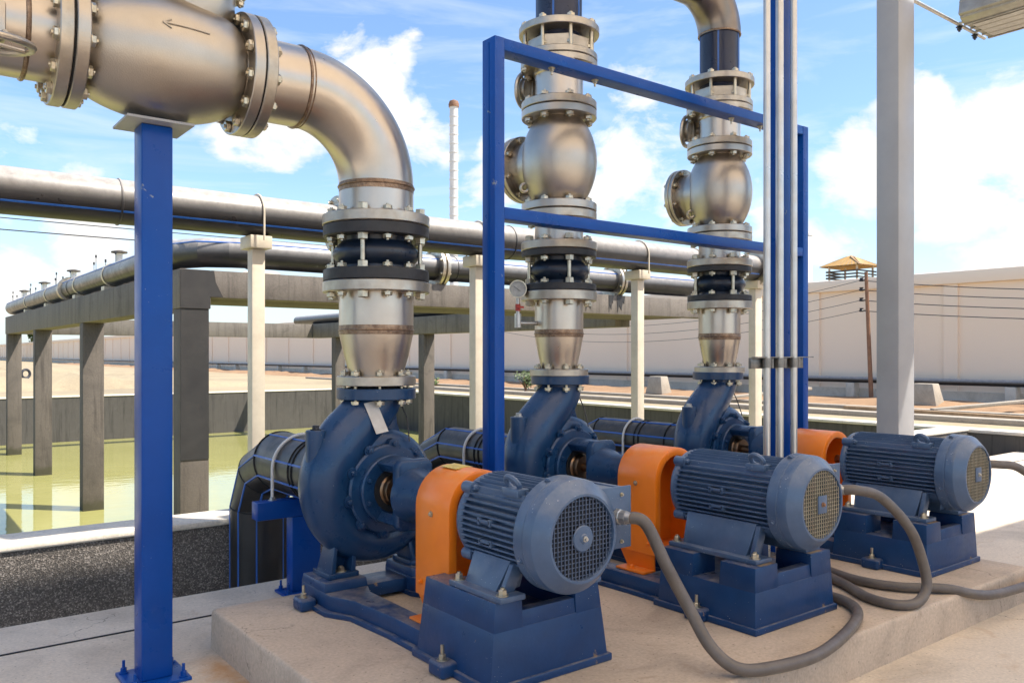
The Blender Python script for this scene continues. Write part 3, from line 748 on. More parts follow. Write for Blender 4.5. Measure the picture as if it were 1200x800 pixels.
# conduits
CX = []
for i, (px, r) in enumerate(((898.5,.0215),(913.5,.0245),(930,.022))):
    q = (px-600)/968; y = 3.065
    x = (.613*y + q*.79*y)/(.79-q*.613); CX.append(x)
    m = MB(); m.cyl((x,y,.2), (x,y,6.4), r, 24)
    tag(m.build('conduit', M['conduit'], loc=(x,y,.2)), ['left one of three upright steel conduits on the blue column','middle and thickest of three upright steel conduits on the blue column','right one of three upright steel conduits on the blue column'][i], 'conduit', 'conduits on the blue column')
t = thing('conduit_clamp', 'galvanised channel clamp holding the three conduits to the blue column', 'clamp', (CX[1],3.1,1.46))
m = MB(); m.box(CX[0]-.115,CX[2]+.15,3.094,3.117,1.412,1.478,.002); m.box(CX[0]-.115,CX[2]+.2,3.05,3.094,1.479,1.485); m.build('channel', M['clamp'], t)
for i, x in enumerate(CX):
    m = MB(); rr = (.0215,.0245,.022)[i]+.002; m.lathe([(-.03,rr),(.03,rr),(.03,rr+.004),(-.03,rr+.004),(-.03,rr)], (x,3.065,1.447), (0,0,1), 20, caps=False); m.box(x+rr+.001,x+rr+.02,3.045,3.085,1.415,1.476); m.build('saddle', M['clamp'], t)
t = thing('steel_column', 'tall grey steel column standing beyond the third motor', 'column', (7.65,3.88,0))
m = MB(); m.box(7.40,7.69,3.79,4.0,.016,6.45,.004); m.build('post', M['grey_steel'], t)
m = MB(); m.box(7.29,7.79,3.68,4.1,0,.015,.003); m.build('base_plate', M['grey_steel'], t)
# lamp
t = thing('lamp_fitting', 'grey strip lamp fitting on a thin arm at the top right corner', 'lamp', (9.05,3.2,4.78))
m = MB(); m.prism([(8.42,4.83),(8.46,5.02),(9.16,5.02),(9.24,4.83),(9.20,4.82),(9.20,4.80),(9.14,4.765),(8.52,4.765),(8.46,4.80),(8.46,4.82)], 'y', 2.3, 3.72, .006); 
for zz in (4.87, 4.91, 4.955): m.box(8.445,8.47,2.3,3.72,zz-.008,zz+.008)
for xx in (8.56, 8.70, 8.83, 8.96, 9.1): m.box(xx-.012,xx+.012,2.3,3.72,4.752,4.77)
m.prism([(8.47,4.835),(8.50,5.0),(9.13,5.0),(9.2,4.835)], 'y', 3.718, 3.735, .004)
m.build('housing', M['lamp'], t, ang=25)
m = MB(); m.box(8.60,9.06,2.36,3.66,4.7535,4.7595); m.build('diffuser', M['galv'], t, smooth=False)
for y in (2.45, 3.55):
    m = MB(); m.box(8.4,9.26,y-.015,y+.015,5.022,5.04); m.build('strap', M['galv'], t)
m = MB(); m.cyl((7.68,3.83,4.83),(9.28,3.83,4.83),.018,12); m.cyl((9.02,3.83,4.83),(9.02,3.70,4.83),.014,10); m.cyl((8.66,3.83,4.83),(8.66,3.70,4.83),.014,10); m.build('arm', M['galv'], t)
for x in (8.7, 9.05): hexbolt(t, (x,3.83,4.81), (0,0,-1), M['wire'], .022, .03, .02, 'knob')
# roof over the pumps (out of the picture; it throws the shade)
t = thing('roof', 'translucent tan sheet roof high over the pumps', 'roof', (3,0,6.5))
m = MB()
m.box(-4,9.83,-7,2.95,6.5,6.53); m.box(9.83,15,-7,-.02,6.5,6.53); m.build('roof_sheet', M['roof'], t, smooth=False)
# ------------------------------------------------------------------ pumps, motors, guards, bases
ZC = .79
ORD = {1:'nearest', 2:'middle', 3:'farthest'}
def pump(i, x, y, rf):
    w = ORD[i]
    t = thing('centrifugal_pump', {1:'dark blue centrifugal pump with white tape under its flange, nearest of the row',2:'dark blue centrifugal pump between the blue frame leg and the steel conduits',3:'dark blue centrifugal pump farthest along the row, left of the conduits'}[i], 'pump', (x,y,.345), 'blue centrifugal pumps')
    def P(dx, dy, dz): return V((x+dx, y+dy, ZC+dz))
    path = [(62,.20,.055),(30,.235,.075),(0,.255,.090),(-30,.268,.100),(-60,.278,.108),(-90,.287,.115),(-120,.293,.122),(-150,.296,.130),(-178,.297,.138)]
    pts = [P(math.cos(R(a))*r, 0, math.sin(R(a))*r) for a, r, q in path]; rad = [q for a, r, q in path]
    for dx, dz, q in ((-.285,.09,.144),(-.245,.18,.147),(-.185,.265,.146),(-.11,.34,.142),(-.04,.41,.137),(0,.47,.134),(0,.52,.134)):
        pts.append(P(dx,0,dz)); rad.append(q)
    sp = spline(pts, 6); rr = []
    for k in range(len(rad)-1):
        for j in range(6): rr.append(rad[k]+(rad[k+1]-rad[k])*j/6)
    rr.append(rad[-1])
    m = MB(); m.sweep(sp, rr, 32, ref=(0,1,0))
    m.lathe([(-.105,.20),(-.105,.27),(-.07,.31),(.07,.31),(.11,.26),(.13,.17),(.20,.165)], P(0,0,0), (0,1,0), 48)
    # web between neck and scroll on the right
    m.prism([(x+.03,ZC+.22),(x+.17,ZC+.2),(x+.12,ZC+.33),(x+.10,ZC+.50),(x+.02,ZC+.5)], 'y', y-.02, y+.02, .006)
    m.build('volute_casing', M['pump_blue'], t, ang=50)
    z0 = .528 if i > 1 else .482
    f = flange_ring(t, (x,y,ZC), rf, .1, z0-.012, z0+.046, mat=M['pump_blue'], name='discharge_flange')
    m = MB(); m.lathe([(.0,rf-.06),(.005,rf-.06)], (x,y,ZC+z0+.046), (0,0,1), 36); m.build('gasket', M['gasket'], t)
    # cover with bosses and bolts
    m = MB(); m.lathe([(-.150,.16),(-.150,.225),(-.142,.235),(-.106,.235)], P(0,0,0), (0,1,0), 48)
    nb = 10
    for k in range(nb):
        a = 2*math.pi*k/nb+.2; m.cyl(P(math.cos(a)*.235,-.146,math.sin(a)*.235), P(math.cos(a)*.235,-.106,math.sin(a)*.235), .03, 16)
    c = m.build('casing_cover', M['pump_blue'], t)
    for k in range(nb):
        a = 2*math.pi*k/nb+.2; hexbolt(c, P(math.cos(a)*.237,-.1465,math.sin(a)*.237), (0,-1,0), M['pump_blue'], .015, .014, .012)
    # lantern bracket
    m = MB()
    m.lathe([(-.185,.12),(-.185,.175),(-.178,.183),(-.151,.183)], P(0,0,0), (0,1,0), 40)
    for s in (1, -1):
        arc = []
        for k in range(9):
            a = R(56 + 68*k/8); arc.append((x+math.cos(a)*.178, ZC+s*math.sin(a)*.178))
        inn = []
        for k in range(9):
            a = R(124 - 68*k/8); inn.append((x+math.cos(a)*.125, ZC+s*math.sin(a)*.125))
        m.prism(arc+inn, 'y', y-.36, y-.18, .004)
    m.prism([(x-.08,ZC-.18),(x+.08,ZC-.18),(x+.105,ZC-.15),(x+.105,ZC+.15),(x+.08,ZC+.18),(x-.08,ZC+.18),(x-.105,ZC+.15),(x-.105,ZC-.15)], 'y', y-.41, y-.352, .014, 3)
    m.lathe([(-.72,.07),(-.72,.098),(-.70,.108),(-.50,.110),(-.46,.128),(-.40,.14)], P(0,0,0), (0,1,0), 36)
    br = m.build('bearing_bracket', M['pump_blue'], t)
    for k in range(8):
        a = 2*math.pi*k/8+.39; hexbolt(br, P(math.cos(a)*.155,-.1855,math.sin(a)*.155), (0,-1,0), M['pump_blue'], .012, .012, .01)
    m = MB(); m.cyl(P(0,-.36,0), P(0,-.17,0), .03, 20); m.lathe([(-.235,.07),(-.225,.075),(-.20,.075),(-.186,.09)], P(0,0,0), (0,1,0), 24); m.build('shaft', M['shaft'], t)
    m = MB(); m.lathe([(0,.115),(.006,.115)], P(0,-.1855,0), (0,-1,0), 30); m.build('seal_chamber', M['dark'], t)
    # feet
    for s in (-1, 1):
        m = MB()
        m.taper((x+s*.24-.085,x+s*.24+.085,y-.10,y+.10), .345, (x+s*.24-.085,x+s*.24+.085,y-.10,y+.10), .372, .004)
        m.taper((x+s*.24-.07,x+s*.24-.045,y-.09,y+.08), .372, (x+s*.2-.06,x+s*.2-.04,y-.05,y+.05), .60, .003)
        m.taper((x+s*.24+.045,x+s*.24+.07,y-.09,y+.08), .372, (x+s*.2+.04,x+s*.2+.06,y-.05,y+.05), .60, .003)
        m.taper((x+s*.24-.06,x+s*.24+.06,y+.0,y+.03), .372, (x+s*.2-.05,x+s*.2+.05,y+.0,y+.03), .62, .003)
        ft = m.build('foot', M['pump_blue'], t); hexbolt(ft, (x+s*.24,y-.06,.3725), (0,0,1), M['zinc'], .019, .018, .012)
    # priming boss
    m = MB(); m.lathe([(.08,.05),(.315,.052),(.32,.048)], P(-.362,-.02,0), (0,0,1), 24); bs = m.build('priming_boss', M['pump_blue'], t)
    hexbolt(bs, P(-.362,-.02,.321), (0,0,1), M['wire'] if i == 1 else M['galv'], .019, .016, 0, 'plug')
    m = MB(); m.sweep([P(.13,-.02,.46), P(.155,-.06,.36), P(.13,-.13,.24)], .004, 8); m.build('drain_tube', M['wire'], t)
    if i == 1:
        m = MB(); a = V((x-.105,y-.125,ZC+.46)); b = V((x-.055,y-.168,ZC+.30)); d = V((.035,-.001,.006))
        m.hexa([a-d, a+d, a+d+V((0,.003,0)), a-d+V((0,.003,0)), b-d, b+d, b+d+V((0,.003,0)), b-d+V((0,.003,0))])
        m.build('tape', M['tape'], t, smooth=False)
    return t
def motor(i, x, yc, ye):
    """axis along Y; fan cowl face at yc, drive end at ye"""
    t = thing('electric_motor', {1:'blue-grey finned electric motor with round hub on its fan grille, nearest to the camera',2:'blue-grey finned electric motor with square plate on its tan grille, in front of the conduits',3:'blue-grey finned electric motor at far right, below the grey column'}[i], 'motor', (x,yc+.3,.54 if i==1 else .505), 'finned electric motors')
    z = ZC; cl = .15; yb = yc+cl
    rb = .200
    def ax(h): return (x, yc+h, z)
    m = MB()
    L0, L1 = yb-.02, ye-.05
    m.cyl((x,L0,z), (x,L1,z), rb-.035, 40)
    for s in (-1, 1):
        for k in range(-6, 7):
            o = k*.0245; e = math.sqrt(max(rb**2-o*o, 0)); 
            if abs(o) > .148: continue
            m.hexa([(x+s*(.10),L0,z+o-.0052),(x+s*e,L0,z+o-.0038),(x+s*e,L1,z+o-.0038),(x+s*.10,L1,z+o-.0052),(x+s*.10,L0,z+o+.0052),(x+s*e,L0,z+o+.0038),(x+s*e,L1,z+o+.0038),(x+s*.10,L1,z+o+.0052)])
        for k in range(-6, 7):
            o = k*.0225; e = math.sqrt(max(rb**2-o*o, 0))
            if s < 0 and abs(o) < .2: pass
            m.hexa([(x+o-.004,L0,z+s*.10),(x+o+.004,L0,z+s*.10),(x+o+.004,L1,z+s*.10),(x+o-.004,L1,z+s*.10),(x+o-.0028,L0,z+s*e),(x+o+.0028,L0,z+s*e),(x+o+.0028,L1,z+s*e),(x+o-.0028,L1,z+s*e)])
    m.build('finned_body', M['motor_blue'], t, smooth=False)
    # end shield with bolt ears
    m = MB(); m.lathe([(0,.185),(.02,.195),(.038,.19),(.05,.16),(.055,.08),(.09,.075)], (x,ye-.052,z), (0,1,0), 40)
    for a in (45, 135, 225, 315):
        p = V((x+math.cos(R(a))*.20, ye-.05, z+math.sin(R(a))*.20)); m.cyl(p-V((0,.03,0)), p+V((0,.035,0)), .026, 14)
    sh = m.build('end_shield', M['motor_blue'], t)
    for a in (45, 135, 225, 315):
        hexbolt(sh, (x+math.cos(R(a))*.205, ye-.081, z+math.sin(R(a))*.205), (0,-1,0), M['motor_blue'], .014, .014, .012)
    m = MB(); m.cyl((x,ye+.03,z),(x,ye+.12,z),.03,16); m.build('shaft', M['shaft'], t)
    # cowl
    m = MB()
    m.lathe([(.02,.158),(.0,.162),(.0,.172),(.006,.18),(.05,.222),(.062,.226),(.095,.227),(.097,.2245),(.101,.2245),(.103,.227),(cl,.229),(cl+.006,.226),(cl+.006,.2)], (x,yc,z), (0,1,0), 64, caps=False)
    cw = m.build('fan_cowl', M['motor_blue'], t, ang=25)
    for a in (20, 110, 200, 290):
        hexbolt(cw, (x+math.cos(R(a))*.2285, yc+.125, z+math.sin(R(a))*.2285), (math.cos(R(a)),0,math.sin(R(a))), M['motor_blue'], .009, .006, 0, 'screw')
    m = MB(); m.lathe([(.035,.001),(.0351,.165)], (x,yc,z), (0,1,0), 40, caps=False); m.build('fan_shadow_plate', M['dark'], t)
    m = MB(); rg = .163
    n = 9; st = rg/n
    for k in range(-n+1, n):
        o = k*st; e = math.sqrt(rg*rg-o*o)
        m.box(x+o-.0018,x+o+.0018,yc+.006,yc+.0095,z-e,z+e); m.box(x-e,x+e,yc+.0098,yc+.013,z+o-.0018,z+o+.0018)
    gr = m.build('grille', M['grille_blue'] if i == 1 else M['grille_tan'], t, smooth=False)
    m = MB()
    if i == 1: m.lathe([(.0055,.052),(.001,.048),(.0,.02),(-.006,.016)], (x,yc,z), (0,1,0), 32)
    else: m.box(x-.036,x+.036,yc+.0,yc+.0055,z-.042,z+.042,.001)
    h = m.build('hub_plate', M['motor_blue'], t)
    hexbolt(h, (x,yc-(.0065 if i==1 else 0),z), (0,-1,0), M['pole_rust'] if i == 2 else M['galv'], .008, .006, 0, 'screw')
    # feet
    zt = .54 if i == 1 else .505
    ya, yd = yb+.03, ye-.07
    for s in (-1, 1):
        m = MB()
        m.box(x+s*.205-.062,x+s*.205+.062,ya,yd,zt+.001,zt+.024,.004)
        m.hexa([(x+s*.225,ya+.09,zt+.022),(x+s*.10,ya+.09,zt+.022),(x+s*.10,yd-.06,zt+.022),(x+s*.225,yd-.06,zt+.022),(x+s*.165,ya+.07,z-.11),(x+s*.08,ya+.07,z-.11),(x+s*.08,yd-.04,z-.11),(x+s*.165,yd-.04,z-.11)], .004)
        m.taper((x+s*.19-.03,x+s*.19+.03,ya+.05,ya+.075), zt+.022, (x+s*.14-.03,x+s*.14+.03,ya+.045,ya+.07), z-.12, .003)
        ft = m.build('foot', M['motor_blue'], t)
        for yy in (ya+.03, yd-.03): hexbolt(ft, (x+s*.235,yy,zt+.0245), (0,0,1), M['zinc'], .017, .018, .014)
    # lifting eye, upper left and right
    m = MB(); pe = V((x-.125,yb+.12,z+.172))
    m.torus(pe+V((-.012,0,.02)), (.8,0,.55), .036, .012, 20, 8); m.box(pe.x-.03,pe.x+.03,pe.y-.055,pe.y+.055,pe.z-.03,pe.z+.003,.005); m.build('lifting_eye', M['motor_blue'], t)
    # bosses on the flank
    for dz in (.03, -.055):
        m = MB(); xx = x - math.sqrt(rb*rb-dz*dz); yy = (yb+ye)/2
        m.box(xx-.006,xx+.03,yy-.04,yy+.04,z+dz-.005,z+dz+.006,.001); m.box(xx-.006,xx+.03,yy-.045,yy-.03,z+dz-.016,z+dz+.012,.001); m.box(xx-.006,xx+.03,yy+.03,yy+.045,z+dz-.016,z+dz+.012,.001)
        m.build('flank_boss', M['motor_blue'], t)
    # terminal box on +X side
    bx0, bx1 = x+.17, x+.40; by0, by1 = yc+.17, yc+.46
    m = MB(); m.box(bx0,bx1-.02,by0+.005,by1-.005,z-.07,z+.135,.012); tb = m.build('terminal_box', M['motor_blue'], t)
    m = MB(); m.box(bx1-.0195,bx1+.005,by0,by1,z-.075,z+.14,.008); m.build('lid', M['motor_blue'], tb)
    m = MB(); m.box(bx0+.02,bx1+.03,by0-.005,by0+.004,z-.12,z+.145,.003); m.build('gland_plate', M['motor_blue'], tb)
    for (a, b_) in ((.05,.11),(.2,.11),(.05,-.09),(.2,-.09)):
        hexbolt(tb, (bx0+a,by0-.0055,z+b_), (0,-1,0), M['zinc'], .006, .005, 0, 'screw')
    g = V((bx0+.17,by0-.006,z+.02))
    m = MB(); m.lathe([(0,.034),(.02,.034),(.022,.03),(.05,.03)], g, (.25,-1,0), 8); m.lathe([(.05,.027),(.07,.024)], g, (.25,-1,0), 16); m.build('cable_gland', M['galv'], tb)
    return g + V((.25,-1,0)).normalized()*.05
def guard(i, x, y0, y1, zb):
    t = thing('coupling_guard', {1:'bright orange coupling guard with yellow sticker, between the nearest motor and pump',2:'bright orange coupling guard beside the middle motor, with a torn white label low on it',3:'bright orange coupling guard at the back, right of the steel conduits'}[i], 'guard', (x,(y0+y1)/2,zb), 'orange coupling guards')
    w, zt = .178, ZC+.012
    def out(w, zlow):
        o = [(x-w,zlow),(x-w,zt)]
        for k in range(1, 16):
            a = math.pi*(1-k/16); o.append((x+math.cos(a)*w, zt+math.sin(a)*w))
        return o + [(x+w,zt),(x+w,zlow)]
    m = MB(); zl = zb+.10
    o = out(w, zl)
    # outer sheet + back plate + front rim with dark opening
    t2 = bmesh.new(); n = len(o)
    inn = out(w-.045, zl+.03)
    A = [t2.verts.new((p[0],y1,p[1])) for p in o]; B = [t2.verts.new((p[0],y0,p[1])) for p in o]
    C = [t2.verts.new((p[0],y0,p[1])) for p in inn]; D = [t2.verts.new((p[0],y0+.16,p[1])) for p in inn]
    t2.faces.new(A)
    for k in range(n):
        j = (k+1) % n
        t2.faces.new((A[k],B[k],B[j],A[j])); t2.faces.new((B[k],C[k],C[j],B[j])); t2.faces.new((C[k],D[k],D[j],C[j]))
    t2.faces.new(D)
    bmesh.ops.recalc_face_normals(t2, faces=list(t2.faces))
    es = [e for e in t2.edges if e.calc_face_angle(0) > .8 and all(abs(v.co.y-y0) < 1e-5 or abs(v.co.y-y1) < 1e-5 for v in e.verts) and abs(e.verts[0].co.y-e.verts[1].co.y) < 1e-5]
    bmesh.ops.bevel(t2, geom=es, offset=.006, segments=2, profile=.5, affect='EDGES')
    m.merge(t2)
    m.build('hood', M['orange'], t, ang=30)
    for s in (-1, 1):
        m = MB(); m.hexa([(x+s*.150,y0+.03,zb+.012),(x+s*.15,y1-.05,zb+.012),(x+s*.142,y1-.05,zb+.012),(x+s*.142,y0+.03,zb+.012),(x+s*.176,y0+.01,zl+.02),(x+s*.176,y1-.01,zl+.02),(x+s*.168,y1-.01,zl+.02),(x+s*.168,y0+.01,zl+.02)])
        m.box(x+s*.19-.05,x+s*.19+.05,y0+.03,y1-.05,zb+.001,zb+.012,.002)
        b = m.build('bracket_foot', M['orange'], t); hexbolt(b, (x+s*.21,(y0+y1)/2,zb+.0125), (0,0,1), M['orange'], .014, .012, .01)
    for s in (-1, 1):
        for (yy, zz) in ((y0+.05,zl+.06),(y1-.05,zl+.06),((y0+y1)/2,zt-.02)):
            hexbolt(t, (x+s*(w+.0005),yy,zz), (s,0,0), M['orange'] if zz < .6 else M['zinc'], .009, .006, 0)
    if i == 1:
        m = MB(); zz = zt+w+.001; yy = (y0+y1)/2
        m.add([(x-.05,yy-.03,zz-.006),(x+.03,yy-.03,zz),(x+.03,yy+.10,zz),(x-.05,yy+.10,zz-.006)], [(0,1,2,3)])
        m.hexa([(x-.06,yy-.02,zz-.006),(x+.02,yy-.02,zz+.001),(x+.02,yy+.11,zz+.001),(x-.06,yy+.11,zz-.006),(x-.06,yy-.02,zz-.004),(x+.02,yy-.02,zz+.003),(x+.02,yy+.11,zz+.003),(x-.06,yy+.11,zz-.004)])
        m.build('sticker', M['yellow'], t, smooth=False)
    if i == 2:
        m = MB(); m.hexa([(x+w+.001,y0+.03,zb+.17),(x+w+.001,y0+.12,zb+.14),(x+w+.003,y0+.12,zb+.14),(x+w+.003,y0+.03,zb+.17),(x+w+.001,y0+.02,zb+.22),(x+w+.001,y0+.1,zb+.21),(x+w+.003,y0+.1,zb+.21),(x+w+.003,y0+.02,zb+.22)])
        m.build('label', M['tape'], t, smooth=False)
def base(i, x, yb, yv, yp, notch):
    """yb front, yp rear end of the motor pedestal, yv pump centre"""
    t = thing('pump_base', {1:'cast blue base under the nearest motor and pump, nearest the camera',2:'cast blue base under the middle motor and pump, between the hoses',3:'cast blue base under the far right motor, at the end of the concrete plinth'}[i], 'base', (x,yb,.2), 'cast blue pump bases')
    zt = .54 if i == 1 else .505
    wb, wt = (.312,.272) if i == 1 else (.330,.312)
    fb = .022 if i == 1 else .012
    z1 = zt-.11
    k = (z1-.2)/(zt-.2); wm = wb+(wt-wb)*k; fm = fb*k
    m = MB()
    m.taper((x-wb,x+wb,yb,yp), .2, (x-wm,x+wm,yb+fm,yp-.01), z1, .004)
    segs = [(0,.36),(.64,1)] if notch else [(0,1)]
    L = yp-.01-(yb+fm)
    for s in (-1, 1):
        for (a, b) in segs:
            ya, yd = yb+fm+L*a, yb+fm+L*b
            yat = ya+(fb-fm if a == 0 else 0); 
            b_ = (x+s*wm, x+s*.14); t_ = (x+s*wt, x+s*.14)
            m.taper((min(b_),max(b_),ya,yd), z1-.006, (min(t_),max(t_),yat,yd-.005), zt, .003)
    # front bar, lower in the middle
    m.taper((x-.139,x+.139,yb+fm+.002,yb+fm+.06), z1-.006, (x-.139,x+.139,yb+fm+.01,yb+fm+.06), zt-.05, .003)
    # lip
    m.box(x-wb-.012,x+wb+.012,yb-.012,yp+.02,.2005,.232,.005)
    m.build('motor_pedestal', M['base_blue'], t)
    # dusty wear strips: the raised machined pads
    for s in (-1, 1):
        m = MB(); m.box(x+s*.205-.055,x+s*.205+.055,yb+fb+.01,yb+fb+.01+L*.3,zt-.002,zt+.0005); m.build('machined_pad', M['timber'], t)
    # long side rails to the pump, waisted
    for s in (-1, 1):
        o = [(.16,yp-.02),(.305,yp-.02),(.305,yp+.25),(.33,yv-.34),(.40,yv-.2),(.40,yv+.16),(.12,yv+.16),(.12,yv-.16),(.16,yv-.24)]
        o = [(x+s*a, b) for a, b in o]
        m = MB(); m.prism(o, 'z', .2, .225, .004); 
        o2 = [(x+s*a, b) for a, b in [(.17,yp-.03),(.285,yp-.03),(.285,yp+.24),(.31,yv-.35),(.37,yv-.2),(.37,yv+.14),(.13,yv+.14),(.13,yv-.15),(.17,yv-.25)]]
        m.prism(o2, 'z', .224, .30, .006); m.build('side_rail', M['base_blue'], t)
        m = MB(); m.taper((x+s*.25-.12,x+s*.25+.12,yv-.15,yv+.14), .299, (x+s*.25-.115,x+s*.25+.115,yv-.14,yv+.13), .345, .004); m.build('pump_pad', M['base_blue'], t)
    m = MB(); m.box(x-.17,x+.17,yv-.1,yv+.1,.22,.29,.004); m.build('cross_member', M['base_blue'], t)
    m = MB(); m.box(x-.17,x+.17,yp+.16,yp+.24,.22,.285,.004); m.build('cross_member', M['base_blue'], t)
    # bolted lugs
    for (lx, ly) in ((-1,(yb+yp)/2+.02),(1,(yb+yp)/2+.02),(-1,yv-.02),(1,yv-.02)):
        xo = wb if ly < yv-.3 else .40
        m = MB(); c = V((x+lx*(xo+.01), ly, .2))
        m.box(min(c.x-lx*.03,c.x+lx*.055),max(c.x-lx*.03,c.x+lx*.055),ly-.055,ly+.055,.201,.262,.014,3)
        lg = m.build('lug', M['base_blue'], t); hexbolt(lg, (c.x+lx*.018,ly,.2625), (0,0,1), M['zinc'], .016, .016, .045)
GL = {}
for i, x, yv, yc, ye, yb, g0, g1, rf in ((1,X1,Y1,2.345,2.955,2.53,3.02,3.30,.213),(2,X2+.01,Y2,2.185,2.975,2.325,3.08,3.37,.19),(3,X3-.02,Y2,2.165,2.955,2.31,3.07,3.36,.19)):
    base(i, x, yb, yv, yb+.54 if i == 1 else yb+.60, i != 1)
    pump(i, x, yv, rf)
    GL[i] = motor(i, x, yc, ye)
    guard(i, x, g0, g1, .30)
# ------------------------------------------------------------------ suction pipes
def suction(i, x, r, yv):
    w = ORD[i]
    t = thing('suction_pipe', {1:'thick black suction pipe with blue stripes and mitred bend behind the nearest pump',2:'black suction pipe with blue stripes entering the middle pump, seen right of the nearest pump',3:'black suction pipe with blue stripes entering the farthest pump'}[i], 'pipe', (x,yv+.2,ZC), 'black suction pipes')
    ye = 5.72
    pts = [(x,yv+.16,ZC),(x,ye-.42,ZC),(x,ye-.16,ZC-.10),(x,ye,ZC-.36),(x,ye,-1.6)]
    m = MB(); m.sweep(pts, [r,r,r*1.02,r*1.02,r], 40); m.build('pipe', M['hdpe_dark'], t, ang=12)
    for p, a in (((x,ye-.42,ZC),(0,1,-.2)),((x,ye-.16,ZC-.10),(0,.7,-.7)),((x,ye,ZC-.36),(0,.15,-1)),((x,yv+.42,ZC),(0,1,0)),((x,yv+.75,ZC),(0,1,0)),((x,yv+.70,ZC),(0,1,0))):
        m = MB(); m.torus(p, a, r+.001, .007, 44); m.build('fusion_bead', M['gasket'], t)
    for an in (112, 165, 205, 245, 305):
        c, s = math.cos(R(an)), math.sin(R(an)); rr = r+.0015
        # section basis at each vertex: X and the normal in the YZ plane
        sp = []
        for p, nrm in zip(pts, ((0,0,1),(0,.2,1),(0,.7,.75),(0,1,.2),(0,1,0))):
            nv = V(nrm); nv = nv.normalized()*(1.0 if abs(nv.length-1) < .05 else 1.03)
            sp.append(V(p) + V((1,0,0))*(c*rr) + nv*(s*rr))
        sp[-1].z = -1.2
        m = MB(); m.sweep(sp, .0075, 6); m.build('stripe', M['stripe'], t)
    f = flange_ring(t, (x,yv,ZC), r+.055, r-.02, .205, .245, (0,1,0), mat=M['galv'] if i == 3 else M['flange_steel'])
    bolts(f, (x,yv+.225,ZC), (0,1,0), r+.035, 10, .04, M['zinc'], .009, .015)
    # bracket
    yb = 4.96 if i == 1 else 4.93
    t = thing('pipe_bracket', {1:'blue T-shaped bracket and white U-bolt holding the thick suction pipe behind the nearest pump',2:'blue T-shaped bracket with U-bolt under the suction pipe of the middle pump',3:'blue T-shaped bracket with U-bolt under the suction pipe of the farthest pump'}[i], 'bracket', (x,yb,0), 'blue brackets under the suction pipes')
    zt = ZC-r-.003
    m = MB(); m.box(x-r-.125,x+r+.125,yb-.05,yb+.05,zt-.11,zt,.006); m.build('arm', M['post_blue'], t)
    m = MB(); m.box(x-.095,x+.095,yb-.05,yb+.045,.0165,zt-.111,.005); m.build('post', M['post_blue'], t)
    base_plate(t, x, yb, 0, .155, .09, M['post_blue'])
    m = MB(); m.ubolt((x,yb,ZC), (0,1,0), r+.012, .010, r+.055); m.build('u_bolt', M['pale_paint'], t)
    for s in (-1, 1): hexbolt(t, (x+s*(r+.012),yb,zt+.0005), (0,0,1), M['galv'], .017, .014, 0, 'nut')
suction(1, X1, .192, Y1); suction(2, X2, .150, Y2); suction(3, X3-.02, .150, Y2)
# ------------------------------------------------------------------ hoses
def hose(P, label, r=.026):
    m = MB(); m.sweep(spline(P, 12), r, 16)
    return tag(m.build('cable_hose', M['hose'], loc=P[0], ang=60), label, 'hose', 'grey cable hoses')
g = GL[1]
hose([g, g+V((.05,-.06,-.02)), (g.x+.10,2.33,.62), (2.69,2.27,.45), (2.70,2.16,.31), (2.76,2.07,.235), (2.92,2.01,.222), (3.2,1.99,.217), (3.55,2.06,.222), (3.82,2.16,.229), (3.965,2.30,.227), (4.0,2.5,.227), (4.0,2.9,.227)], 'thick grey hose sagging from the nearest motor and curling round the middle base')
g = GL[2]
hose([g, g+V((.05,-.06,.0)), (4.12,2.20,.76), (4.25,2.12,.60), (4.33,2.09,.42), (4.33,2.07,.29), (4.22,2.07,.230), (4.12,2.13,.227), (4.13,2.28,.227), (4.27,2.5,.227), (4.40,2.8,.227), (4.42,3.2,.227)], 'thick grey hose looping from the middle motor down to the plinth edge')
g = GL[3]
hose([g, g+V((.06,-.06,.0)), (5.72,2.15,.78), (5.88,2.03,.62), (5.98,1.94,.42), (5.88,1.90,.25), (5.55,1.95,.165), (5.2,1.99,.145), (4.85,2.01,.172), (4.62,2.10,.227), (4.45,2.28,.227), (4.40,2.5,.227), (4.48,2.8,.227), (4.5,3.2,.227)], 'thick grey hose from the far right motor hanging over the plinth edge and back')
# ------------------------------------------------------------------ far things
def pole(x, y, ztop, lean, label):
    t = thing('utility_pole', label, 'pole', (x,y,.26), 'rusty utility poles by the wall')
    m = MB(); m.cyl((x+.0,y-lean,.2), (x,y,ztop), .06, 12, .045); m.build('post', M['pole_rust'], t)
    for z in WZ:
        m = MB(); m.cyl((x,y,z), (x,y+.17,z), .015, 8); m.lathe([(0,.05),(.03,.07),(.07,.04),(.1,.06)], (x,y+.13,z-.03), (0,0,1), 12); m.build('insulator', M['wire'], t)
WZ = (3.50, 3.24, 2.96, 2.68)
pole(21.2, 11.75, 3.72, .15, 'rusty pole with four insulators just left of the grey column')
pole(21.2, 29.2, 3.72, .4, 'thin rusty pole far off against the cream wall, left of the blue frame')
def wire(a, b, sag, label, grp, r=.011):
    a, b = V(a), V(b)
    pts = [a.lerp(b, k/24) - V((0,0,4*sag*(k/24)*(1-k/24))) for k in range(25)]
    m = MB(); m.sweep(pts, r, 6); tag(m.build('wire', M['wire'], loc=a), label, 'wire', grp)
NW = ('topmost','second','third','lowest')
for k, z in enumerate(WZ):
    wire((21.2,11.9,z), (21.2,29.35,z), .75, NW[k]+' of four wires left of the rusty pole at the grey column', 'wires along the cream wall', .007)
    wire((21.2,11.9,z), (21.2,-8,z), .55+.07*(3-k), NW[k]+' of four wires right of the grey column', 'wires along the cream wall')
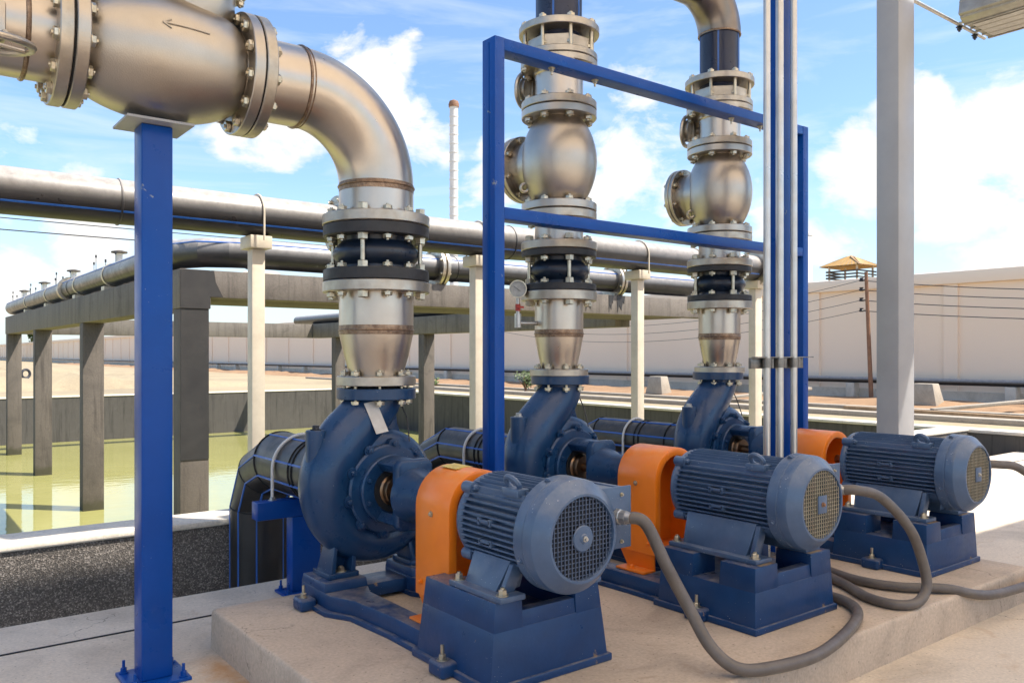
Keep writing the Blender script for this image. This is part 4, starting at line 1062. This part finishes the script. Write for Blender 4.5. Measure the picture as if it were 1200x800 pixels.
wire((-32,38,7.55), (40,38,7.2), .5, 'upper of two thin wires in the sky at left', 'wires in the sky at left', .02)
wire((-32,38.3,7.2), (40,38.3,6.9), .6, 'lower of two thin wires in the sky at left', 'wires in the sky at left', .024)
# chimney mast
def chimney():
    x, y = 44.6, 66.7
    t = thing('chimney', 'slender pale chimney with rust cap rising behind the header pipe', 'chimney', (x,y,.26))
    prof = [(.2,.55)]
    z = .2
    while z < 25.2:
        prof += [(z,.41),(z+.75,.40),(z+.76,.435),(z+.86,.435)]; z += .87
    m = MB(); m.lathe(prof, (x,y,0), (0,0,1), 18); m.build('stack', M['pale_paint'], t, ang=30)
    m = MB(); m.lathe([(z-.02,.5),(z+.25,.52),(z+.55,.42),(z+.7,.1)], (x,y,0), (0,0,1), 18); m.build('cap', M['pole_rust'], t)
chimney()
# pale tower right of the column
def far_tower():
    d = 120; q = (945.5-600)/968; lat = q*d
    x, y = .613*d+.79*lat, .79*d-.613*lat
    t = thing('pale_tower', 'pale tower in the distance just right of the blue column', 'tower', (x,y,.26))
    m = MB(); m.box(x-.55,x+.55,y-.55,y+.55,.2,18.6,.05); m.build('shaft', M['pale_paint'], t)
    m = MB(); m.box(x-.62,x+.62,y-.62,y+.62,18.62,19.2,.05); m.build('parapet', M['pale_paint'], t)
far_tower()
def watch_hut():
    d = 53.4; lat = (997-600)/968*d
    x, y = .613*d+.79*lat, .79*d-.613*lat
    t = thing('watch_hut', 'small lookout hut with tan pitched roof on posts above the cream wall', 'hut', (x,y,.26))
    for sx in (-1, 1):
        for sy in (-1, 1):
            m = MB(); m.box(x+sx*.95-.05,x+sx*.95+.05,y+sy*.95-.05,y+sy*.95+.05,.2,7.2); m.build('post', M['coping'], t)
    m = MB(); m.box(x-1.15,x+1.15,y-1.15,y+1.15,6.0,6.15); m.build('deck', M['timber'], t)
    m = MB()
    for z in (6.35,6.55,6.75):
        m.box(x-1.1,x+1.1,y-1.12,y-1.08,z,z+.1); m.box(x-1.12,x-1.08,y-1.1,y+1.1,z,z+.1); m.box(x-1.1,x+1.1,y+1.08,y+1.12,z,z+.1)
    m.build('railing', M['basin_conc'], t, smooth=False)
    m = MB(); h = 1.36
    m.add([(x-h,y-h,7.15),(x+h,y-h,7.15),(x+h,y+h,7.15),(x-h,y+h,7.15),(x,y,7.9)], [(0,1,4),(1,2,4),(2,3,4),(3,0,4)])
    m.add([(x-h,y-h,7.10),(x+h,y-h,7.10),(x+h,y+h,7.10),(x-h,y+h,7.10),(x,y,7.8)], [(0,1,4),(1,2,4),(2,3,4),(3,0,4)])
    m.build('roof', pbr('hut_roof', (.52,.31,.09), (.36,.20,.06), 3, .7), t, smooth=False)
    m = MB()
    for k in range(-5, 6): m.beam((x+k*.28,y-h,7.13), (x+k*.05,y-.1,7.80), .05, .06); m.beam((x-h,y+k*.28,7.13), (x-.1,y+k*.05,7.80), .05, .06)
    m.build('rafters', M['timber'], t, smooth=False)
watch_hut()
# blue floating aerator on the bank
t = thing('blue_skid', 'small blue skid with black wheel lying on the sandy bank at far left', 'machine', (4.6,36.1,.3))
m = MB(); m.box(4.3,4.95,35.9,36.4,.42,.56,.03); m.box(4.35,4.45,35.9,36.4,.2,.42); m.box(4.8,4.9,35.9,36.4,.2,.42); m.build('skid', pbr('skid_blue', (.08,.28,.6), None, 4, .5), t)
m = MB(); m.torus((4.62,36.0,.76), (.4,-.9,0), .16, .05, 20, 8); m.build('wheel', M['wire'], t)
# shrubs and far trees
def foliage(m, c, rx, rz, n, s):
    for _ in range(n):
        u = V((random.gauss(0,1),random.gauss(0,1),random.gauss(0,1))).normalized()*random.random()**.4
        p = V(c)+V((u.x*rx,u.y*rx,u.z*rz)); a = V((random.uniform(-1,1),random.uniform(-1,1),random.uniform(-1,1))).normalized(); b = a.orthogonal().normalized()
        k = s*random.uniform(.6,1.3)
        m.add([p-a*k, p+b*k*.5, p+a*k, p-b*k*.5], [(0,1,2,3)])
def tree(x, y, h, r, label, name='tree', n=900, s=.25):
    t = thing(name, label, name, (x,y,.26))
    m = MB(); m.cyl((x,y,.2), (x+.1,y,h*.6), .05*h**.6, 8, .02*h**.6)
    for k in range(5):
        a = k*1.3; m.cyl((x,y,h*(.3+.06*k)), (x+math.cos(a)*r*.6,y+math.sin(a)*r*.6,h*(.55+.08*k)), .02*h**.6, 6, .008)
    m.build('trunk', M['pole_rust'], t)
    m = MB()
    for k in range(7):
        a = random.uniform(0,6.28); q = random.uniform(0,.6)*r
        foliage(m, (x+math.cos(a)*q,y+math.sin(a)*q,h*random.uniform(.5,.9)), r*.55, h*.2, n//7, s)
    m.build('crown', M['leaf'], t, smooth=False)
d = 25.5
tree(17.3, 21.6, .95, .38, 'small green shrub growing on the bank left of the blue frame', 'shrub', 420, .05)
tree(16.7, 22.5, .55, .35, 'low green shrub on the bank beside the taller shrub', 'shrub', 260, .05)
tree(17.4, 27.6, .6, .5, 'low green shrub on the bank behind the first stack', 'shrub', 300, .06)
tree(14.5, 168, 6.4, 3.4, 'distant green tree at the left edge, beyond the basin', 'tree', 1200, .35)
tree(24.5, 175, 7.0, 3.0, 'distant green tree above the far end of the cream wall', 'tree', 1000, .35)
tree(27.5, 120, 5.4, 2.6, 'distant green tree showing over the cream wall at left', 'tree', 1000, .3)
# ------------------------------------------------------------------ camera, light, sky
FWD, RGT = V((math.sin(R(37.8)), math.cos(R(37.8)), 0)), V((math.cos(R(37.8)), -math.sin(R(37.8)), 0))
cam = bpy.data.objects.new('camera', bpy.data.cameras.new('camera')); COL.objects.link(cam)
cam.location = (0,0,1.5); cam.rotation_euler = (R(90),0,R(-37.8))
cam.data.sensor_width = 36; cam.data.lens = 968/1200*36; cam.data.shift_y = 15/1200
cam.data.clip_start = .05; cam.data.clip_end = 8000
S.camera = cam
SUN = V((.36,-.40,.84)).normalized()
sun = bpy.data.objects.new('sun', bpy.data.lights.new('sun', 'SUN')); COL.objects.link(sun)
sun.data.energy = 4.4; sun.data.angle = R(.53); sun.data.color = (1,.93,.82)
sun.rotation_mode = 'QUATERNION'; sun.rotation_quaternion = SUN.to_track_quat('Z', 'Y')
w = bpy.data.worlds.new('World'); S.world = w; w.use_nodes = True
nt = w.node_tree; bg = nt.nodes['Background']
sky = nt.nodes.new('ShaderNodeTexSky'); sky.sky_type = 'NISHITA'; sky.sun_disc = False
sky.sun_elevation = math.asin(SUN.z); sky.sun_rotation = math.atan2(SUN.x, SUN.y)
sky.air_density = 1.0; sky.dust_density = 1.0; sky.ozone_density = 1.5
BGS = .115
CLOUD = .60/BGS
tc = nt.nodes.new('ShaderNodeTexCoord'); D = tc.outputs['Generated']
def vmath(op, a, b):
    n = nt.nodes.new('ShaderNodeVectorMath'); n.operation = op
    for i, v in enumerate((a, b)):
        if isinstance(v, tuple): n.inputs[i].default_value = v
        else: nt.links.new(v, n.inputs[i])
    return n.outputs['Value'] if op in ('DOT_PRODUCT','DISTANCE','LENGTH') else n.outputs['Vector']
warp_n = nt.nodes.new('ShaderNodeTexNoise'); warp_n.inputs['Scale'].default_value = 9; warp_n.inputs['Detail'].default_value = 3; nt.links.new(D, warp_n.inputs['Vector'])
warp = vmath('SCALE', vmath('SUBTRACT', warp_n.outputs['Color'], (.5,.5,.5)), (0,0,0)); warp.node.inputs['Scale'].default_value = .10
DW = vmath('ADD', D, warp)
def vdir(px, py): return (FWD + RGT*((px-600)/968) + V((0,0,1))*((415-py)/968)).normalized()
blob = None
for px, py, rad, k in ((1160,160,85,1),(1080,165,80,1),(1010,195,70,1),(1210,130,80,1),(1130,210,75,.95),(1260,180,110,1),(1380,150,120,1),(985,215,45,.9),
        (435,85,55,.9),(425,120,70,.95),(460,150,75,.95),(490,125,40,.75),(335,165,60,.8),(395,170,50,.8),(280,160,40,.6),
        (575,225,50,.9),(600,200,35,.75),(555,190,25,.7),(60,215,60,.6),(110,285,70,.72),(10,310,75,.7),(30,165,40,.6),(250,230,50,.6),
        (735,185,75,.72),(760,115,65,.62),(700,215,50,.6),(650,80,30,.5),(470,60,45,.7),(510,190,40,.6),(445,180,60,.75),(310,150,55,.7),(190,200,55,.5),(790,250,50,.7),(720,75,30,.5),(960,290,60,.7),(1150,305,65,.75),(1200,285,55,.75),(890,235,45,.7),(935,20,20,.6),
        (-200,150,150,.9),(-350,300,200,.9),(1600,250,200,.9),(400,-500,260,.8),(1000,-700,250,.8)):
    c = vdir(px, py)
    dd = vmath('DISTANCE', DW, tuple(c))
    f = maprange(nt, dd, 0, rad/968*1.25, k, 0)
    blob = f if blob is None else math_n(nt, 'MAXIMUM', blob, f)
mp = nt.nodes.new('ShaderNodeMapping'); mp.inputs['Scale'].default_value = (1,1,1.7); nt.links.new(D, mp.inputs['Vector'])
n1 = noise_tex(nt, mp.outputs['Vector'], 11, 9, .62, .25)
n2 = noise_tex(nt, mp.outputs['Vector'], 3.2, 5, .6, .3)
dens = math_n(nt, 'ADD', blob, math_n(nt, 'MULTIPLY', math_n(nt, 'SUBTRACT', n1, .5), 1.5))
mask = maprange(nt, dens, .36, .62, 0, 1)
mp2 = nt.nodes.new('ShaderNodeMapping'); mp2.inputs['Scale'].default_value = (1,1,5); mp2.inputs['Rotation'].default_value = (.1,.12,.4); nt.links.new(D, mp2.inputs['Vector'])
wisp = maprange(nt, noise_tex(nt, mp2.outputs['Vector'], 4.5, 8, .6, .6), .48, .78, 0, .55)
sep = nt.nodes.new('ShaderNodeSeparateXYZ'); nt.links.new(D, sep.inputs[0])
haze = maprange(nt, sep.outputs['Z'], 0.0, .20, .42, 0)
soft = math_n(nt, 'MAXIMUM', wisp, haze)
shade = maprange(nt, n2, .35, .65, .90, 1.04)
cc = nt.nodes.new('ShaderNodeCombineColor')
nt.links.new(math_n(nt, 'MULTIPLY', shade, CLOUD*1.0), cc.inputs[0]); nt.links.new(math_n(nt, 'MULTIPLY', shade, CLOUD*.985), cc.inputs[1]); nt.links.new(math_n(nt, 'MULTIPLY', shade, CLOUD*.96), cc.inputs[2])
skyc = mix(nt, 1.0, sky.outputs['Color'], (.92,1.04,1.16), 'MULTIPLY')
c1 = mix(nt, soft, skyc, (CLOUD*.86, CLOUD*.93, CLOUD*.98))
c2 = mix(nt, mask, c1, cc.outputs[0])
nt.links.new(c2, bg.inputs['Color']); bg.inputs['Strength'].default_value = BGS
S.view_settings.view_transform = 'Standard'; S.view_settings.look = 'None'; S.view_settings.gamma = 1; S.view_settings.exposure = 1.0
S.view_settings.use_curve_mapping = False
S.render.engine = 'CYCLES'
S.cycles.use_denoising = True
S.cycles.max_bounces = 10; S.cycles.diffuse_bounces = 5; S.cycles.glossy_bounces = 5
S.cycles.sample_clamp_indirect = 6
